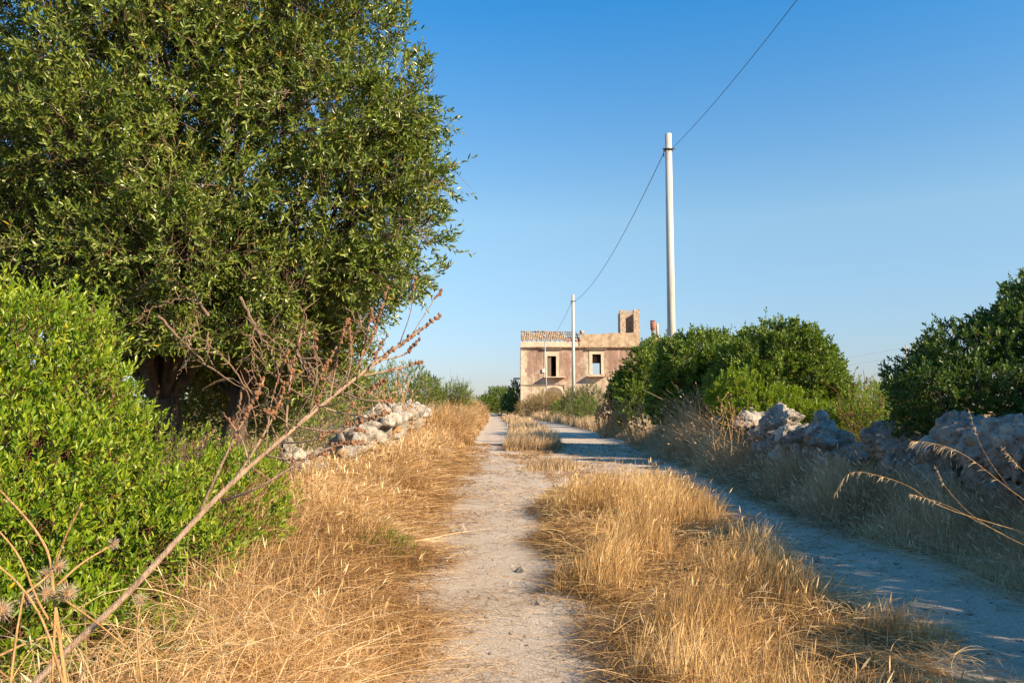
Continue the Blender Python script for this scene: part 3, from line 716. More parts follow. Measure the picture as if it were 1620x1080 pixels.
for k, e in enumerate(E):
    c = np.array(e[:3]); src = f2 if (c[0] > -3.3 and c[2] < 4.5) or c[1] > 10.1 else f1
    mid = src+(c-src)*.5+np.array([0, 0, .35]); r0 = .085 if c[2] > 4.4 else .06
    P = smooth_path([src-[0,0,.15], src+(mid-src)*.5+rg.normal(size=3)*.1, mid+rg.normal(size=3)*.15, c], 16)
    m.tube(P, np.linspace(r0, .035, 16), 8)
    for q in range(7):
        st = P[rg.integers(7, 16)]; tgt = P0[rg.choice(np.argsort(np.linalg.norm(P0-c, axis=1))[:900])]
        L_ = np.linalg.norm(tgt-st); Pp = smooth_path(wob(st, tgt, .09*L_+.03, 3), 8); m.tube(Pp, np.linspace(.028, .006, 8), 5)
        if rg.random() < .6:
            st2 = Pp[4]; t2_ = P0[rg.choice(np.argsort(np.linalg.norm(P0-tgt, axis=1))[:120])]
            m.tube(smooth_path(wob(st2, t2_, .05, 2), 6), np.linspace(.014, .004, 6), 4)
m.build('trunk', M['bark'], tree, True)
# bare dead branches hanging from the lower crown
def spiny(pts, r0, nsp, ln):
    m = MB()
    P = smooth_path(pts, 22); P[1:-1] += rg.normal(size=(20, 3))*.01
    m.tube(P, np.linspace(min(r0, .016), .004, 22), 6)
    for k in range(nsp):
        i = rg.integers(3, 21); d = norm(rg.normal(size=3)+np.array([0, 0, .2])); L_ = ln*rg.uniform(.4, 1.3)
        m.tube([P[i], P[i]+d*L_*.5+rg.normal(size=3)*.01, P[i]+d*L_], [.007, .005, .002], 4)
    m.build('bare_branch', M['twig'], tree)
for pts, r0, ns, ln in [([(250,500),(290,540),(330,580),(385,610),(425,660)], .016, 16, .22), ([(395,505),(430,560),(445,600)], .016, 10, .16),
     ([(330,500),(300,460),(250,440),(215,470)], .02, 12, .18), ([(385,610),(378,650),(395,690)], .012, 6, .14), ([(430,590),(470,620),(500,640),(520,700)], .014, 12, .2),
     ([(380,470),(405,520),(440,545),(470,610)], .016, 14, .16), ([(470,560),(500,610),(560,640)], .012, 12, .16), ([(310,470),(260,480),(220,500)], .012, 10, .15),
     ([(150,455),(148,500),(152,520)], .014, 6, .12), ([(380,120),(372,180),(355,230)], .013, 2, .1), ([(420,640),(440,700),(470,760)], .012, 8, .2), ([(350,560),(380,600),(400,650),(405,700)], .01, 8, .15)]:
    spiny([at(px, py, 8.0) for px, py in pts], r0, ns, ln)

for k in range(16):
    px_, py_ = rg.uniform(300, 560), rg.uniform(450, 600); a_ = rg.uniform(-.3, .9); L_ = rg.uniform(50, 120); Y_ = rg.uniform(7.6, 9.)
    spiny([at(px_, py_, Y_), at(px_+L_*.5*a_+rg.normal()*8, py_+L_*.4, Y_-.1), at(px_+L_*a_, py_+L_*.9, Y_-.1)], .009, 9, .2)

# ------------------------------------------------------------------ bushes
bush('mastic_bush', 'large bright green mastic bush filling the lower left, in front of the tree', 'bush',
     [(-3.95,5.6,1.22,1.25,1.2,1.12),(-3.25,5.6,1.0,.8,.8,.82),(-4.0,6.3,1.3,1.0,.8,1.0),(-3.0,5.3,.75,1.0,1.0,.78),(-2.5,5.0,.42,.68,.85,.52),(-4.5,5.3,1.3,1.1,1.0,1.15),(-3.8,5.0,1.2,.8,.8,.85),(-3.2,4.4,.55,1.05,.9,.70),(-2.45,4.2,.2,.55,.6,.42),(-4.1,4.3,.9,1.0,.9,.9),(-2.4,6.2,.6,.65,.7,.5),(-2.7,3.7,.25,.8,.6,.5),(-2.1,4.0,.12,.6,.5,.36),(-3.4,3.6,.6,.8,.7,.7)],
     15500, 11, .15, .050, .019, 'lentisk_leaf', 5, 'bushes beside the track', 'redtwig', 40, inner=.3, up=.45, open_=1., gap=.42, gs=2.6, edge=.14, updir=.3, lump=1.8)
bush('olive_shrub', 'grey green shrub under the tree behind the dead stalks', 'shrub',
     [(-4.8,16.5,1.3,1.2,1.0,1.0),(-4.1,17.4,1.3,.9,.9,.8),(-5.4,14.9,1.0,1.0,1.0,.9)], 1500, 12, .3, .06, .018, 'olive_leaf', 6, 'bushes beside the track', inner=.3, up=.5, quad=True, edge=.1)
bush('mastic_bush', 'low bright green bush beside the fallen stones of the left wall', 'bush',
     [(-2.9,8.3,.45,.75,.7,.6),(-3.7,8.6,.6,.8,.7,.65)], 1300, 12, .17, .036, .014, 'lentisk_leaf', 12, 'bushes beside the track', 'redtwig', inner=.3, up=.9, quad=True)
bush('evergreen_bush', 'rounded dark green bush on the left above the end of the rubble wall', 'bush',
     [(-4.8,34,1.9,1.7,1.5,1.35),(-6.0,32,1.6,1.4,1.3,1.3)], 1300, 10, .4, .1, .04, 'bush_leaf', 7, 'bushes beside the track', quad=True)
bush('evergreen_bush', 'olive green rounded bush beyond the left wall, left of the round tree', 'bush',
     [(-6.0,55,2.2,1.15,1.1,1.35),(-5.3,55,1.6,.9,.9,1.0)], 900, 10, .4, .12, .05, 'far_leaf', 8, 'bushes beside the track', quad=True)
bush('evergreen_bush', 'spiky dark bush with a bare twig on top beyond the left wall', 'bush',
     [(-4.3,57,1.8,1.2,1.1,1.15),(-3.6,57,1.9,.7,.7,.8)], 700, 10, .7, .12, .05, 'bush_leaf', 9, 'bushes beside the track', quad=True, edge=.25)
bush('round_tree', 'dome shaped green tree at the far end of the track left of the farmhouse', 'tree',
     [(-1.9,130,2.4,2.7,2.5,1.9),(-3.6,128,1.5,1.5,1.5,1.1)], 1300, 10, .7, .22, .1, 'bush_leaf', 10, None, quad=True)
bush('evergreen_bush', 'dark bush pressed against the left corner of the farmhouse', 'bush',
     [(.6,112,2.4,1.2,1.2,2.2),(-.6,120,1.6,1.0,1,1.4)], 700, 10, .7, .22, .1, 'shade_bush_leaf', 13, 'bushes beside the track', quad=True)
# right side
bush('mastic_bush', 'broad rounded green mastic bush behind the sunlit boulders on the right', 'bush',
     [(7.8,23.5,2.1,1.75,1.7,1.7),(8.9,24.0,1.6,1.3,1.4,1.3),(7.1,23,1.7,1.4,1.4,1.4),(8.3,24.5,3.0,1.05,1.1,.9),(9.3,24.4,2.4,.75,.9,.75)], 8000, 11, .24, .11, .052, 'bush_leaf', 14, 'bushes beside the track', inner=.15, up=.3, quad=True, edge=.10, open_=1.1, gap=.55, gs=2.0)
bush('mastic_bush', 'dark green mastic bush at the foot of the near concrete pole', 'bush',
     [(6.4,27,2.1,1.7,1.6,1.85),(5.8,26.5,1.4,1.2,1.2,1.2),(7.6,28,2.4,1.2,1.2,1.5)], 6500, 11, .25, .115, .055, 'bush_leaf', 15, 'bushes beside the track', inner=.15, up=.3, quad=True, edge=.10, open_=1.1, gap=.55, gs=2.0)
bush('mastic_bush', 'farther green bush hiding the right end of the farmhouse', 'bush',
     [(6.6,38,2.3,1.5,1.5,1.9),(5.8,37,1.5,1.1,1.1,1.3),(7.8,40,3.0,1.5,1.5,1.8),(5.3,38,2.1,.7,.8,.8)], 4800, 11, .28, .14, .066, 'bush_leaf', 16, 'bushes beside the track', inner=.15, up=.3, quad=True, edge=.10, open_=1.1, gap=.5, gs=1.6)
bush('young_bush', 'bright yellow green bush in front of the broad mastic bush behind the boulders', 'bush',
     [(5.9,20.8,1.75,.75,.6,.55),(6.8,20.4,1.45,.75,.6,.5),(6.3,20,1.1,1.1,.7,.6),(8.2,19,.9,.9,.7,.55),(7.5,19.5,1.0,.7,.7,.5)], 2400, 11, .2, .085, .04, 'yellow_leaf', 17, 'bushes beside the track', inner=.2, up=.9, quad=True)
bush('young_bush', 'low yellow green bush in the gap between the two boulder stretches', 'bush',
     [(8.2,17.8,1.2,.9,.8,.8),(9.2,19,1.3,.9,.8,.9),(7.6,15.8,.75,.5,.5,.5)], 1300, 11, .26, .065, .025, 'yellow_leaf', 18, 'bushes beside the track', inner=.3, up=.9, quad=True)
dark = [(8.05,13.2,1.7,1.75,1.5,1.4),(9.2,13.0,2.2,1.5,1.5,1.6),(7.1,12.5,1.45,1.05,1.1,.88),(9.7,12.8,2.35,1.1,1.1,.95),(10.9,13.1,2.4,1.3,1.4,1.5),(7.5,10.6,.9,1.0,1.2,.6),(8.8,10.5,1.3,1.3,1.3,.8)]
dark = [(a*.87, b_*.87, 1.5+(c-1.5)*.87, d*.87, e*.87, f*.87) for a, b_, c, d, e, f in dark]
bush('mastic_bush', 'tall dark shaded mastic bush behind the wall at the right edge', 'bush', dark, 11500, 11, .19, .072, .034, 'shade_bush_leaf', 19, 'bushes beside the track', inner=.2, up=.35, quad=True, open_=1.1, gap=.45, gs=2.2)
# the same hedge carries on to the right of the picture and behind the camera
bush('mastic_bush', 'continuation of the roadside bushes beside the camera on the right, with a tall tree added for shade', 'bush',
     [(8.1,7.8,1.7,1.3,1.4,1.4),(8.1,5.6,1.9,1.4,1.5,1.6),(8.2,3.2,2.0,1.4,1.6,1.6),(8.3,.7,2.0,1.5,1.6,1.6),(8.3,-1.6,2.1,1.5,1.7,1.65),(8.4,-4,2.1,1.5,1.7,1.7),(8.4,-6.5,2.1,1.6,1.8,1.7),(11.2,7.3,2.7,1.6,1.4,1.9),(12.2,5.5,3.0,1.7,1.6,2.0)], 9500, 9, .34, .15, .075, 'shade_bush_leaf', 20, 'bushes beside the track', inner=.3, up=.3, quad=True)  # last two masses: taller unseen tree, added to shade the dark bush
for (x_, y_, r_, lab) in ((-1.7, 8.6, .2, 'small green herb sprouting in the straw of the left verge, nearer the rubble'), (-1.25, 7.6, .15, 'tiny green herb in the left verge close to the wheel track'), (-2.5, 16.5, .3, 'small dark green herb below the left rubble wall')):
    bush('green_herb', lab, 'herb', [(x_, y_, .16, r_*1.4, r_, .14), (x_+.25, y_+.1, .14, r_, r_*.8, .11)], 90, 9, .12, .035, .011, 'yellow_leaf', int(y_*10), 'green herbs in the left verge', stems=4, inner=.4, up=1., quad=True)
# verge shrubs towards the house
bush('dry_shrub', 'golden green shrub in front of the ground floor of the farmhouse', 'shrub',
     [(2.4,90,1.3,1.3,1.5,1.2),(3.8,88,1.6,1.5,1.5,1.4),(5.0,86,1.4,1.3,1.5,1.3),(1.6,97,1.0,1.2,1.4,1.0)], 1700, 9, .6, .14, .045, 'weed_leaf', 22, 'bushes beside the track', quad=True, inner=.35)
bush('dry_shrub', 'yellowish green shrub at the foot of the farther concrete pole', 'shrub',
     [(5.2,66,1.5,1.2,1.3,1.3),(6.3,64,1.7,1.3,1.3,1.3),(4.7,60,1.0,.7,.9,.8)], 1200, 9, .5, .13, .045, 'far_leaf', 23, 'bushes beside the track', quad=True, inner=.35)
bush('dry_shrub', 'small dark green shrub low on the right verge before the farmhouse', 'shrub',
     [(4.3,72,1.0,.8,.9,.9),(5.1,55,1.2,.8,.9,.9)], 700, 9, .4, .12, .045, 'bush_leaf', 24, 'bushes beside the track', quad=True)
# far scrub that closes the horizon
rg = np.random.default_rng(33); ells = []
for k in range(150):
    y = rg.uniform(150, 420); s = rg.uniform(1.5, 3.2)
    ells.append((rg.uniform(-1.0, .85)*y*.75, y, s*.35, s*rg.uniform(1.5, 4), s*1.3, s*.9))
for x in np.arange(44, 84, 4): ells.append((x, 118, 1.6, 3., 2., rg.uniform(2.6, 3.7)))
for x in np.arange(-40, -9, 4): ells.append((x, 60+rg.uniform(-6, 6), .8, 2.6, 2., rg.uniform(1., 1.7)))
V, F, A, TV, TF, P0 = foliage(ells, 16000, 7, 1.3, .5, .26, rg, inner=.3, quad=True)
tag(mk('far_scrub', V, [F], M['far_leaf'], None, False, {'rnd': A}), 'far belt of low scrub along the horizon', 'scrub', kind='stuff')

# ------------------------------------------------------------------ grass
def ribbons(P, Wd, side, tone):
    """P (n,s,3) centre lines, Wd (n,) widths, side (n,3)"""
    n, s, _ = P.shape; taper = np.linspace(1, .22, s)[None, :, None]
    o = side[:, None]*Wd[:, None, None]*.5*taper
    V = np.stack([P-o, P+o], 2).reshape(-1, 3)
    q = np.array([[2*k, 2*k+1, 2*k+3, 2*k+2] for k in range(s-1)])
    F = (q[None]+(np.arange(n)*2*s)[:, None, None]).reshape(-1, 4)
    return V, F, np.repeat(tone, 2*s)
def blades(x, y, h, w, rg, bend=.5, lean=(0, 0), seg=4, tone=None, lo=0):
    n = len(x); t = np.linspace(0, 1, seg+1)[None]
    a = rg.uniform(0, 2*pi, n); b = bend*rg.uniform(.15, 1.5, n)
    dx = np.cos(a)*b+lean[0]; dy = np.sin(a)*b+lean[1]; z0 = zf(x, y)-.01
    st = rg.normal(size=(n, 2))*.10
    X = x[:, None]+h[:, None]*(dx[:, None]*t**2+st[:, :1]*t); Y = y[:, None]+h[:, None]*(dy[:, None]*t**2+st[:, 1:]*t)
    bb = np.hypot(dx, dy)[:, None]
    Z = z0[:, None]+h[:, None]*(t-.32*np.minimum(bb, 2)*t**2.2)
    P = np.stack([X, Y, Z], -1); f = rg.uniform(0, pi, n)*.6-.3*pi
    side = np.stack([np.cos(f), np.sin(f), rg.normal(size=n)*.15], -1)
    if tone is None: tone = np.clip(rg.beta(2.0, 1.8, n)*.8+(fbm(np.stack([x, y], -1), 1.1, 23, 3)-.42)*.9, 0, 1)
    return P, w, side, tone
def heads(P, w, rg, frac=.3, k=3.2):
    """seed spikes at the tips of some blades"""
    s = rg.random(len(P)) < frac; Q = P[s]; a = Q[:, -2]; b = Q[:, -1]; d = norm(b-a); L_ = rg.uniform(.03, .07, len(Q))[:, None]
    PP = np.stack([b-d*L_*.2, b+d*L_*.3, b+d*L_*.8, b+d*L_*1.25], 1); n = len(Q)
    side = norm(rg.normal(size=(n, 3))); wd = w[s]*k
    tp = np.array([.3, 1, .8, .15])[None, :, None]; o = side[:, None]*wd[:, None, None]*.5*tp
    V = np.stack([PP-o, PP+o], 2).reshape(-1, 3); q = np.array([[2*i, 2*i+1, 2*i+3, 2*i+2] for i in range(3)])
    F = (q[None]+(np.arange(n)*8)[:, None, None]).reshape(-1, 4); return V, F, np.repeat(rg.uniform(.55, 1, n), 8)
def arcs(x, y, z, L_, rise, w, rg, seg=6, tone=None):
    n = len(x); a = rg.uniform(0, 2*pi, n); t = np.linspace(0, 1, seg)[None]; c = rg.normal(size=n)*.35
    X = x[:, None]+L_[:, None]*(np.cos(a)[:, None]*t-np.sin(a)[:, None]*c[:, None]*t*t)
    Y = y[:, None]+L_[:, None]*(np.sin(a)[:, None]*t+np.cos(a)[:, None]*c[:, None]*t*t)
    Z = np.maximum(z[:, None]+rise[:, None]*np.sin(pi*t*rg.uniform(.5, 1, n)[:, None])+rg.normal(size=(n, 1))*.03*t, zf(X, Y)+.004)
    P = np.stack([X, Y, Z], -1); side = norm(np.stack([-np.sin(a), np.cos(a), rg.normal(size=n)*.8], -1))
    return P, w, side, (np.clip(rg.beta(1.5, 1.6, n)*.85+(fbm(np.stack([x, y], -1), .9, 24, 3)-.42)*.9, 0, 1) if tone is None else tone)
class Field:
    def __init__(s): s.m = MB()
    def add(s, r):
        V, F, A = ribbons(*r); s.m.add(V, Q=F, a=A); return r
    def raw(s, V, F, A): s.m.add(V, Q=F, a=A)
    def done(s, name, mt, label): return tag(s.m.build(name, M[mt], None, False, True), label, 'grass', kind='stuff')
def wid(y, k=.0042): return np.maximum(k, np.abs(y)*.00075)*1.0

# median strip between the wheel tracks
rg = np.random.default_rng(41); f = Field()
n = 50000; y = 2.3+11.0*rg.random(n)**1.25; x = med_l(y)-.05+(med_r(y)-med_l(y)+.15)*rg.random(n)
c = fbm(np.stack([x, y], -1), 1.5, 3, 3); e = np.minimum(x-med_l(y), med_r(y)-x)
bare = np.exp(-(((x-2.35)/.75)**2+((y-8.6)/1.1)**2))    # the worn patch on the right of the strip
k = (c+.22*sstep(0, .35, e) > .625+.7*bare); x, y, c, e, bare = x[k], y[k], c[k], e[k], bare[k]; n = len(x)
h = (.12+.42*sstep(.38, .68, c))*rg.uniform(.4, 1.25, n)*(.5+.5*sstep(0, .4, e))*(1-.5*bare)*(1-.45*sstep(.9, 1.8, x)*(y < 7))
r = f.add(blades(x, y, h, wid(y)*rg.uniform(.6, 1.3, n), rg, .30, (.16, .05))); f.raw(*heads(r[0], r[1], rg, .10, 1.7))
n = 14500; y = 2.3+11.2*rg.random(n)**1.2; x = med_l(y)-.2+(med_r(y)-med_l(y)+.4)*rg.random(n)
f.add(arcs(x, y, zf(x, y)+rg.uniform(0, .13, n), rg.uniform(.08, .4, n), rg.uniform(0, .06, n), wid(y)*.9, rg))
n = 14000; y = 2.3+12*rg.random(n)**1.2; x = med_l(y)-.26+.55*rg.random(n)**.8; kk = fbm(np.stack([x, y], -1), 2.2, 61, 2) > .40; x, y = x[kk], y[kk]; n = len(x)
f.add(arcs(x, y, zf(x, y)+rg.uniform(0, .10, n)*sstep(-.3, .1, x-med_l(y)), rg.uniform(.05, .34, n), rg.uniform(0, .04, n), wid(y)*.9, rg, 5, rg.beta(.8, 3.2, n)))  # brown litter fringe, toned darker to carry the grass shadow as well
f.done('dry_grass', 'gold', 'tall golden dry grass on the strip between the near wheel tracks')
# far median
f = Field(); n = 12500; y = 27.+63*rg.random(n)**1.5; x = med_l(y)+(med_r(y)-med_l(y))*rg.random(n)
h = rg.uniform(.2, .55, n)*(.5+.9*vnoise(np.stack([x, y], -1), .8, 4)); f.add(blades(x, y, h, wid(y, .006), rg, .35, (.15, 0)))
n = 700; y = rg.normal(19.5, .6, n); x = rg.normal(1.0, .35, n); f.add(blades(x, y, rg.uniform(.1, .32, n), wid(y, .006), rg, .5, (.2, 0)))
f.done('dry_grass', 'pale', 'pale dry grass tufts on the middle strip farther down the track')

# left verge
f = Field(); n = 66000; y = 2.2+36*rg.random(n)**1.7; xl = interp(y, [(0,-1.35),(3.6,-1.55),(5.5,-2.1),(8,-3.6),(40,-4.2)])
x = xl+(road_l(y)+.05-xl)*rg.random(n)**.85; c = fbm(np.stack([x, y], -1), 1.3, 8, 3); d = road_l(y)-x
k = (c+.34*sstep(-.3, 1.2, d) > .62)&(rg.random(n) < .75); x, y, c, d = x[k], y[k], c[k], d[k]; n = len(x)
h = (.07+.55*sstep(.35, .75, c)*sstep(-.1, 1.2, d))*rg.uniform(.3, 1.3, n)*(1+sstep(10, 30, y)*1.0)*(.35+1.3*fbm(np.stack([x, y], -1), .45, 19, 2))*(1-.75*soft(y, 8.5, 18, .8)*(x < -1.9))
r = f.add(blades(x, y, h, wid(y, .0038)*rg.uniform(.6, 1.3, n), rg, .75, (.05, -.05))); f.raw(*heads(r[0], r[1], rg, .06, 1.8))
n = 48000; y = 2.2+22*rg.random(n)**1.6; x = interp(y, [(0,-1.5),(4,-1.8),(6,-2.3),(8,-3.4),(30,-3.8)]); x = x+(road_l(y)+.15-x)*rg.random(n)**.8; d = np.clip(road_l(y)-x+.1, 0, 2)
f.add(arcs(x, y, zf(x, y)+rg.random(n)*.30*sstep(0, 1.0, d), rg.uniform(.07, .42, n), rg.uniform(0, .12, n)*sstep(0, .8, d), wid(y, .0034)*rg.uniform(.6, 1.3, n), rg))
n = 9000; y = 2.6+36*rg.random(n)**1.3; x = interp(y, [(0,-1.5),(4,-1.7),(6,-2.3),(8,-3.4),(40,-4.0)]); x = x+(road_l(y)-.12-x)*rg.random(n)
kk = fbm(np.stack([x, y], -1), .8, 29, 2) > .5; x, y = x[kk], y[kk]; n = len(x)
r = f.add(blades(x, y, rg.uniform(.22, .62, n)*sstep(-.1, .9, road_l(y)-x), wid(y, .0036), rg, .28, (.03, 0), tone=rg.uniform(.5, 1, n))); f.raw(*heads(r[0], r[1], rg, .4, 2.2))
n = 7500; y = 2.3+24*rg.random(n)**1.5; x = interp(y, [(0,-1.5),(4,-1.8),(6,-2.3),(8,-3.4),(30,-3.8)]); x = x+(road_l(y)+.1-x)*rg.random(n); d = np.clip(road_l(y)-x+.1, 0, 2)
f.add(arcs(x, y, zf(x, y)+rg.random(n)*.3*sstep(0, 1.0, d), rg.uniform(.3, .95, n), rg.uniform(0, .22, n)*sstep(0, .8, d), wid(y, .0042), rg, 8))
f.done('dry_grass', 'orange', 'matted orange dry grass and straw on the left verge')
# taller weeds further along the left verge
f = Field(); n = 24000; y = 30+75*rg.random(n)**1.3; x = interp(y, [(28,-3.6),(40,-5.0),(90,-6.5),(125,-8)]); x = x+(road_l(y)-.1-x)*rg.random(n)
h = rg.uniform(.5, 1.3, n)*(.45+.9*fbm(np.stack([x, y], -1), .5, 6, 3))*sstep(-.3, 1.4, road_l(y)-x)*interp(y, [(30,.95),(60,1.35),(110,1.5)])+.15
r = f.add(blades(x, y, h, wid(y, .01), rg, .5, (.1, 0)))
n = 26000; y = 30+75*rg.random(n)**1.3; x = interp(y, [(28,-3.4),(40,-4.6),(90,-6),(125,-7)]); x = x+(road_l(y)-.2-x)*rg.random(n)
z = zf(x, y)+rg.random(n)*1.1*interp(y, [(30,.7),(60,1.),(110,1.15)])*sstep(-.3, 1.4, road_l(y)-x)
f.add(arcs(x, y, z, rg.uniform(.1, .45, n), rg.uniform(0, .1, n), wid(y, .01), rg, 4))
f.done('dry_grass', 'orange', 'tall tangled orange dry weeds on the far left verge')

# right verge
f = Field(); n = 70000; y = 2.0+42*rg.random(n)**1.6; xr = road_r(y)-.05; xw = interp(y, [(0,5.5),(12,5.3),(20,5.9),(44,7)])
x = xr+(xw-xr)*rg.random(n); c = fbm(np.stack([x, y], -1), 1.1, 12, 3); d = x-xr
k = c+.3*sstep(0, .5, d) > .42; x, y, c, d = x[k], y[k], c[k], d[k]; n = len(x)
h = (.12+1.05*c*sstep(-.1, .9, d))*rg.uniform(.35, 1.25, n)*(1+1.0*np.exp(-((y-22.5)/3.0)**2)*sstep(0, .5, d))*(1-.3*np.exp(-((y-16.5)/2.2)**2))
r = f.add(blades(x, y, h, wid(y, .0042)*rg.uniform(.6, 1.3, n), rg, .55, (-.12, -.05))); f.raw(*heads(r[0], r[1], rg, .12, 1.8))
n = 26000; y = 2.5+30*rg.random(n)**1.5; x = road_r(y)-.25+1.5*rg.random(n)
f.add(arcs(x, y, zf(x, y)+rg.random(n)*.22*sstep(0, .7, x-road_r(y)), rg.uniform(.08, .45, n), rg.uniform(0, .08, n), wid(y, .0038), rg))
f.done('dry_grass', 'pale', 'shaded pale brown dry grass along the foot of the right wall')
# fields behind the walls and far verges
f = Field(); n = 26000; y = 8+140*rg.random(n)**1.5; s = rg.random(n) < .5
x = np.where(s, -4.6-y*.7*rg.random(n), interp(y, [(0,6.4),(44,6.5),(70,5),(95,2),(150,0)])+y*.6*rg.random(n))
f.add(blades(x, y, rg.uniform(.2, .6, n), wid(y, .008)*1.3, rg, .5))
n = 9000; y = 44+60*rg.random(n); x = road_r(y)+2.2*rg.random(n)**1.3; f.add(blades(x, y, rg.uniform(.2, .9, n), wid(y, .01), rg, .45))
f.done('dry_grass', 'pale', 'thin dry grass over the fields behind the stone walls')
# straw litter on the wheel tracks
f = Field(); n = 85000; y = 2.2+30*rg.random(n)**1.5; x = road_l(y)-.5+(road_r(y)-road_l(y)+.6)*rg.random(n)
dens = (1-soft(x, road_l(y)+.5, med_l(y)-.12, .28)*.86)*(1-soft(x, med_r(y)+.2, road_r(y)-.2, .25)*.85); k = rg.random(n) < 1.9*dens*sstep(.25, .65, fbm(np.stack([x, y*.6], -1), 1.8, 15, 3))+.04; x, y = x[k], y[k]; n = len(x)
f.add(arcs(x, y, zf(x, y)+.006, rg.uniform(.03, .22, n), rg.uniform(0, .02, n), wid(y, .003)*.9, rg, 4, rg.beta(.9, 1.5, n)))
f.done('straw_litter', 'orange', 'loose straws lying on the dusty wheel tracks')

# ------------------------------------------------------------------ dead thistles along the verges
def weed(name, label, x, y, h, n, seed, headr=.02, mt='thistle_stem', spread=.4, group='dead thistles on the verges'):
    rg = np.random.default_rng(seed); z = float(zf(x, y)); root = empty(name, (x, y, z)); tag(root, label, 'dead thistle', group)
    for k in range(n):
        ms, mh = MB(), MB()
        b = np.array([x+rg.normal()*spread*.3, y+rg.normal()*spread*.3, z-.02]); a = rg.uniform(0, 2*pi); hh = h*rg.uniform(.6, 1.05)
        top = b+np.array([cos(a)*spread*rg.uniform(.2, 1.1), sin(a)*spread*rg.uniform(.2, 1), hh])
        P = smooth_path([b, (b+top)/2+rg.normal(size=3)*.06*h, top], 10); r0 = max(.005, y*.0006)
        ms.tube(P, np.linspace(r0, r0*.4, 10), 5)
        for q in range(7):
            i = rg.integers(4, 10); d = norm(np.array([rg.normal(), rg.normal(), .9])); e = P[i]+d*h*rg.uniform(.08, .24)
            ms.tube([P[i], (P[i]+e)/2+rg.normal(size=3)*.015, e], [r0*.6, r0*.5, r0*.35], 4)
            V, F = ICO[1]; rr = headr*rg.uniform(.7, 1.3); mh.add(V*(1+.3*rg.normal(size=(len(V), 1)))*rr+e, T=F)
        st = ms.build('stem', M[mt], root, True); bpy.context.view_layer.update()
        sh = mh.build('seed_heads', M['husk'], None, False); sh.parent = st; sh.matrix_parent_inverse = st.matrix_world.inverted()
weed('dead_thistle', 'large dried golden thistle clump left of the mastic bushes, low before the farmhouse', 4.35, 38, 2.1, 16, 51, .055, spread=.7)
weed('dead_thistle', 'dry branching thistle against the dark foot of the bushes right of the track', 4.6, 30, 1.9, 12, 52, .045, spread=.8)
weed('dead_thistle', 'dried thistle standing in the tall grass before the sunlit boulders', 4.7, 17.5, 1.55, 8, 53, .02, spread=.5)
weed('dead_thistle', 'reddish bare weed rising behind the orange flecked boulder', 6.9, 15.4, 2.1, 6, 54, .008, 'redtwig', spread=.6)
weed('dead_thistle', 'golden dried weed on top of the left rubble wall', -3.3, 24, 2.1, 9, 55, .035, spread=.7)
weed('dead_thistle', 'dried weed at the near end of the left rubble wall', -3.3, 18, 1.6, 7, 56, .02, spread=.6)

# ------------------------------------------------------------------ big dead stalk in the foreground
rg = np.random.default_rng(61)
root = empty('dead_mullein', (-1.75, 1.75, 0.)); tag(root, 'big leaning dead stalk with side branches of brown seed capsules, lower left foreground', 'dead plant')
def stalk(pts, r0, r1, h0=1., n=18, dens=0, nm='branch'):
    ms, mh = MB(), MB()
    P = smooth_path(pts, n); ms.tube(P, np.linspace(r0, r1, n), 8)
    L_ = np.linalg.norm(np.diff(P, axis=0), axis=1).sum()
    if h0 < 1:
        for k in range(int(dens*L_*(1-h0))):
            t = h0+(1-h0)*rg.random()**.8; i = min(int(t*(n-1)), n-2); fr = t*(n-1)-i; c = P[i]*(1-fr)+P[i+1]*fr
            d = norm(rg.normal(size=3)); r = rg.uniform(.0026, .0055); V, F = ICO[2]
            V = V*np.array([r, r, r*1.15]); V[:, 2] += np.where(V[:, 2] > r*.7, r*.35, 0); mh.add(V+c+d*(r1+r*.8), T=F)
    o = ms.build(nm, M['deadwood'], root, True)
    if mh.n:
        bpy.context.view_layer.update(); s_ = mh.build('seed_capsules', M['seed'], None, True); s_.parent = o; s_.matrix_parent_inverse = o.matrix_world.inverted()
    return P
base = [(-1.75, 1.75, -.02), (-1.5, 1.88, .42)]
stalk([np.array(b) for b in base]+[at(60,1075,2.), at(200,940,2.1), at(345,785,2.25), at(450,690,2.4), at(560,600,2.6), at(622,553,2.7), at(697,498,2.85)], .0115, .0035, .80, 46, 170, 'stem')
B = [([(315,812,2.22),(350,735,2.2),(389,657,2.2),(418,600,2.2)], .0045, .42), ([(368,762,2.3),(400,715,2.3),(437,650,2.35),(452,605,2.35)], .004, .35),
     ([(452,690,2.4),(455,640,2.4),(463,579,2.4),(478,524,2.4)], .004, .35), ([(520,640,2.55),(527,600,2.55),(538,545,2.5),(550,505,2.5)], .0035, .3),
     ([(566,600,2.6),(573,560,2.6),(588,498,2.6)], .0032, .25), ([(583,588,2.62),(600,550,2.65),(614,530,2.65)], .003, .1), ([(575,594,2.6),(625,584,2.7),(667,572,2.75)], .0032, .35),
     ([(544,622,2.56),(580,633,2.5),(626,633,2.5)], .0032, .75), ([(513,645,2.5),(540,653,2.5),(572,657,2.45)], .0035, .9), ([(472,675,2.42),(520,682,2.4),(578,680,2.4)], .0035, .6),
     ([(352,793,2.27),(410,770,2.2),(468,735,2.2),(530,705,2.2),(585,700,2.2)], .0042, .6), ([(440,700,2.4),(490,697,2.3),(560,670,2.3),(620,650,2.3)], .003, .4),
     ([(470,672,2.42),(500,640,2.5),(515,600,2.5)], .003, .5), ([(420,720,2.35),(470,728,2.3),(520,715,2.3)], .003, .4), ([(395,735,2.3),(380,690,2.3),(350,650,2.3)], .003, .6),
     ([(600,570,2.66),(640,560,2.7),(665,535,2.7)], .0028, .2), ([(500,645,2.5),(560,630,2.4),(610,600,2.4)], .0028, .5)]
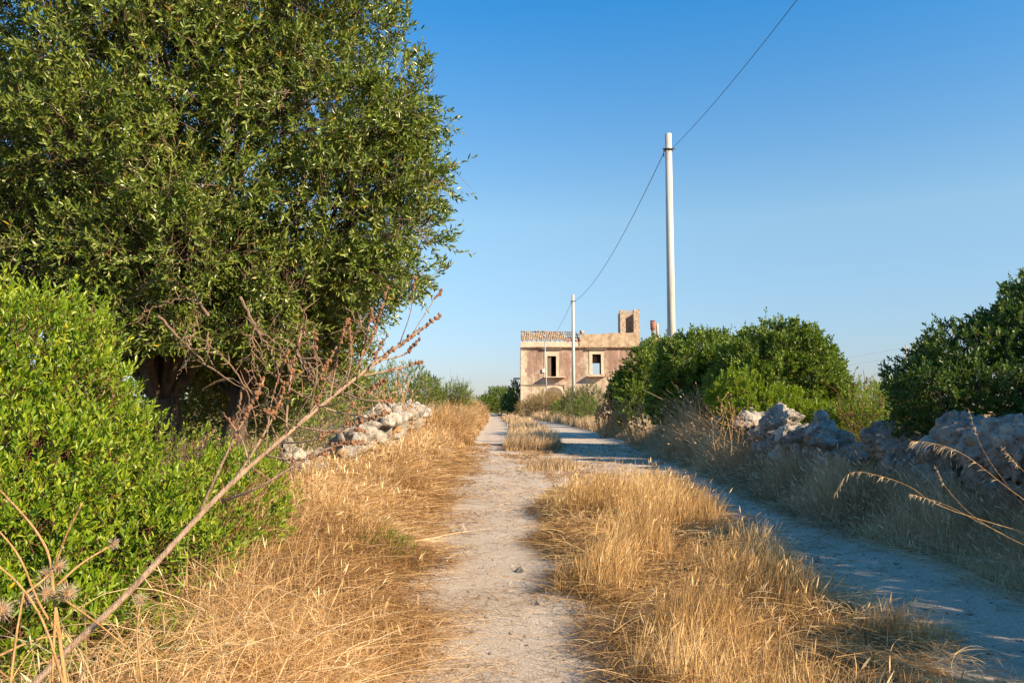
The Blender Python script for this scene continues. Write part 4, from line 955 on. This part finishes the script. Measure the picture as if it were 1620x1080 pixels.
main = smooth_path([at(345,785,2.25), at(450,690,2.4), at(560,600,2.6), at(622,553,2.7), at(670,515,2.8)], 40)
for k in range(13):
    p = main[rg.integers(4, 36)]; u_ = np.array([rg.uniform(-.25, .9), rg.uniform(-.5, .4), rg.uniform(-.6, 1.0)]); L_ = rg.uniform(.12, .34)
    q = p+norm(u_)*L_+np.array([0, 0, .04]); stalk([p, (p+q)/2+rg.normal(size=3)*.018, q], .0019, .001, rg.uniform(.3, .8), 9, 130)
for pts, r, h0 in B: stalk([at(*p) for p in pts], r, r*.5, h0, 16, 190)

# thistle with fluffy heads at the lower left
root = empty('dead_thistle', (-1.1, 1.6, 0)); tag(root, 'bare orange thistle stems with fluffy white heads in the lower left corner', 'dead thistle', 'dead thistles on the verges')
ms, mh, mf = MB(), MB(), MB()
TH = [[(110,1130,1.7),(85,940,1.75),(78,880,1.75),(50,830,1.75),(0,775,1.75)], [(85,900,1.75),(105,845,1.72),(130,795,1.7)], [(90,1000,1.72),(60,950,1.7),(30,880,1.68),(-10,830,1.65)],
      [(110,1120,1.7),(75,1000,1.65),(35,930,1.65),(-20,880,1.65)], [(90,925,1.75),(130,890,1.8),(180,860,1.85)], [(10,1140,1.6),(25,1010,1.62),(38,935,1.65)],
      [(90,940,1.72),(160,990,1.9),(220,1040,2.0)], [(88,960,1.7),(84,1040,1.7),(80,1120,1.7)], [(38,940,1.65),(70,915,1.7),(95,890,1.7)], [(230,1120,1.9),(217,1010,1.95),(222,950,1.95)],
      [(-30,1050,1.6),(60,1010,1.8),(120,1005,1.9)], [(250,1120,2.0),(320,1040,2.1),(380,1000,2.2),(440,990,2.2)]]
for i, p in enumerate(TH):
    P = smooth_path([at(*q) for q in p], 14); ms.tube(P, np.linspace(.0045 if i == 0 else .0028, .0018, 14), 6)
for k, (px, py, Y, r) in enumerate([(94,895,1.75,.011),(72,910,1.74,.011),(72,938,1.72,.013),(107,938,1.72,.014),(40,948,1.66,.011),(2,965,1.6,.014),(180,860,1.85,.008),(222,948,1.95,.01)]):
    c = at(px, py, Y); V, F = ICO[2]; mh.add(V*np.array([r,r,r*1.1])*.8+c, T=F)
    n = 150; d = norm(rg.normal(size=(n, 3))+np.array([.2,0,.25])); L_ = r*rg.uniform(1.1, 2.1, n)[:, None]; s = norm(np.cross(d, rg.normal(size=(n, 3))))
    PP = np.stack([c+d*r*.5, c+d*L_*.8, c+d*L_*1.1], 1); V, F, A = ribbons(PP, np.full(n, .0011), s, np.full(n, .8)); mf.add(V, Q=F)
ms.build('stems', M['thistle_stem'], root, True); mh.build('seed_heads', M['husk'], root, True); mf.build('fluff', M['fluff'], root)

# tall sunlit grass stalks at the right
rg = np.random.default_rng(71)
def plume(pts, r, label, drop=.045, frm=.55):
    r *= .8; P = smooth_path([at(*p) for p in pts], 26); P[0, 2] = zf(P[0, 0], P[0, 1])-.02
    root = empty('grass_stalk', tuple(P[0])); tag(root, label, 'grass stalk', 'tall single grass stalks on the right')
    m = MB(); m.tube(P, np.linspace(r, r*.4, 26), 5); m.build('stem', M['thistle_stem'], root, True)
    V_, n = [], 46; t = frm+(1-frm)*rg.random(n); i = np.clip((t*25).astype(int), 0, 24); b = P[i]
    d = norm(P[i+1]-P[i])+rg.normal(size=(n, 3))*.35; d[:, 2] -= .5; d = norm(d); L_ = drop*rg.uniform(.5, 1.2, n)[:, None]
    PP = np.stack([b, b+d*L_*.5, b+d*L_+np.array([0,0,-.3])*L_], 1)
    m = MB(); side = norm(rg.normal(size=(n, 3))); o = side[:, None]*np.array([.001,.0024,.0006])[None, :, None]
    V = np.stack([PP-o, PP+o], 2).reshape(-1, 3); q = np.array([[0,1,3,2],[2,3,5,4]]); F = (q[None]+(np.arange(n)*6)[:, None, None]).reshape(-1, 4)
    mk('panicle', V, [F], M['pale'], root, False, {'rnd': rg.uniform(.5, 1, n*6)})
plume([(1990,1000,5.2),(1700,870,5.1),(1500,805,5.),(1440,770,5.),(1390,752,5.),(1345,748,5.),(1318,785,5.)], .0032, 'arching sunlit grass stalk drooping furthest left over the shaded verge')
plume([(2050,1040,4.9),(1760,880,4.8),(1620,790,4.7),(1530,722,4.7),(1480,702,4.7),(1436,697,4.7)], .0038, 'longest slanting sunlit grass stalk with a broad seed plume', .07, .5)
plume([(1900,980,5.4),(1600,850,5.2),(1500,800,5.2),(1436,780,5.1)], .0026, 'thin straight grass stalk just above the drooping one', .03, .75)
plume([(1720,960,5.8),(1640,830,5.7),(1560,720,5.7),(1531,645,5.7)], .003, 'tall straight grass stalk standing before the shaded boulders', .03, .8)
plume([(1950,1000,5.2),(1720,830,5.1),(1625,750,5.),(1583,705,5.)], .0034, 'slanting grass stalk nearest the right edge', .03, .75)
plume([(1990,1040,5.),(1700,900,4.9),(1560,830,4.9),(1500,775,4.9),(1478,735,4.9)], .0026, 'low slanting straw crossing below the seed plume', .02, .8)
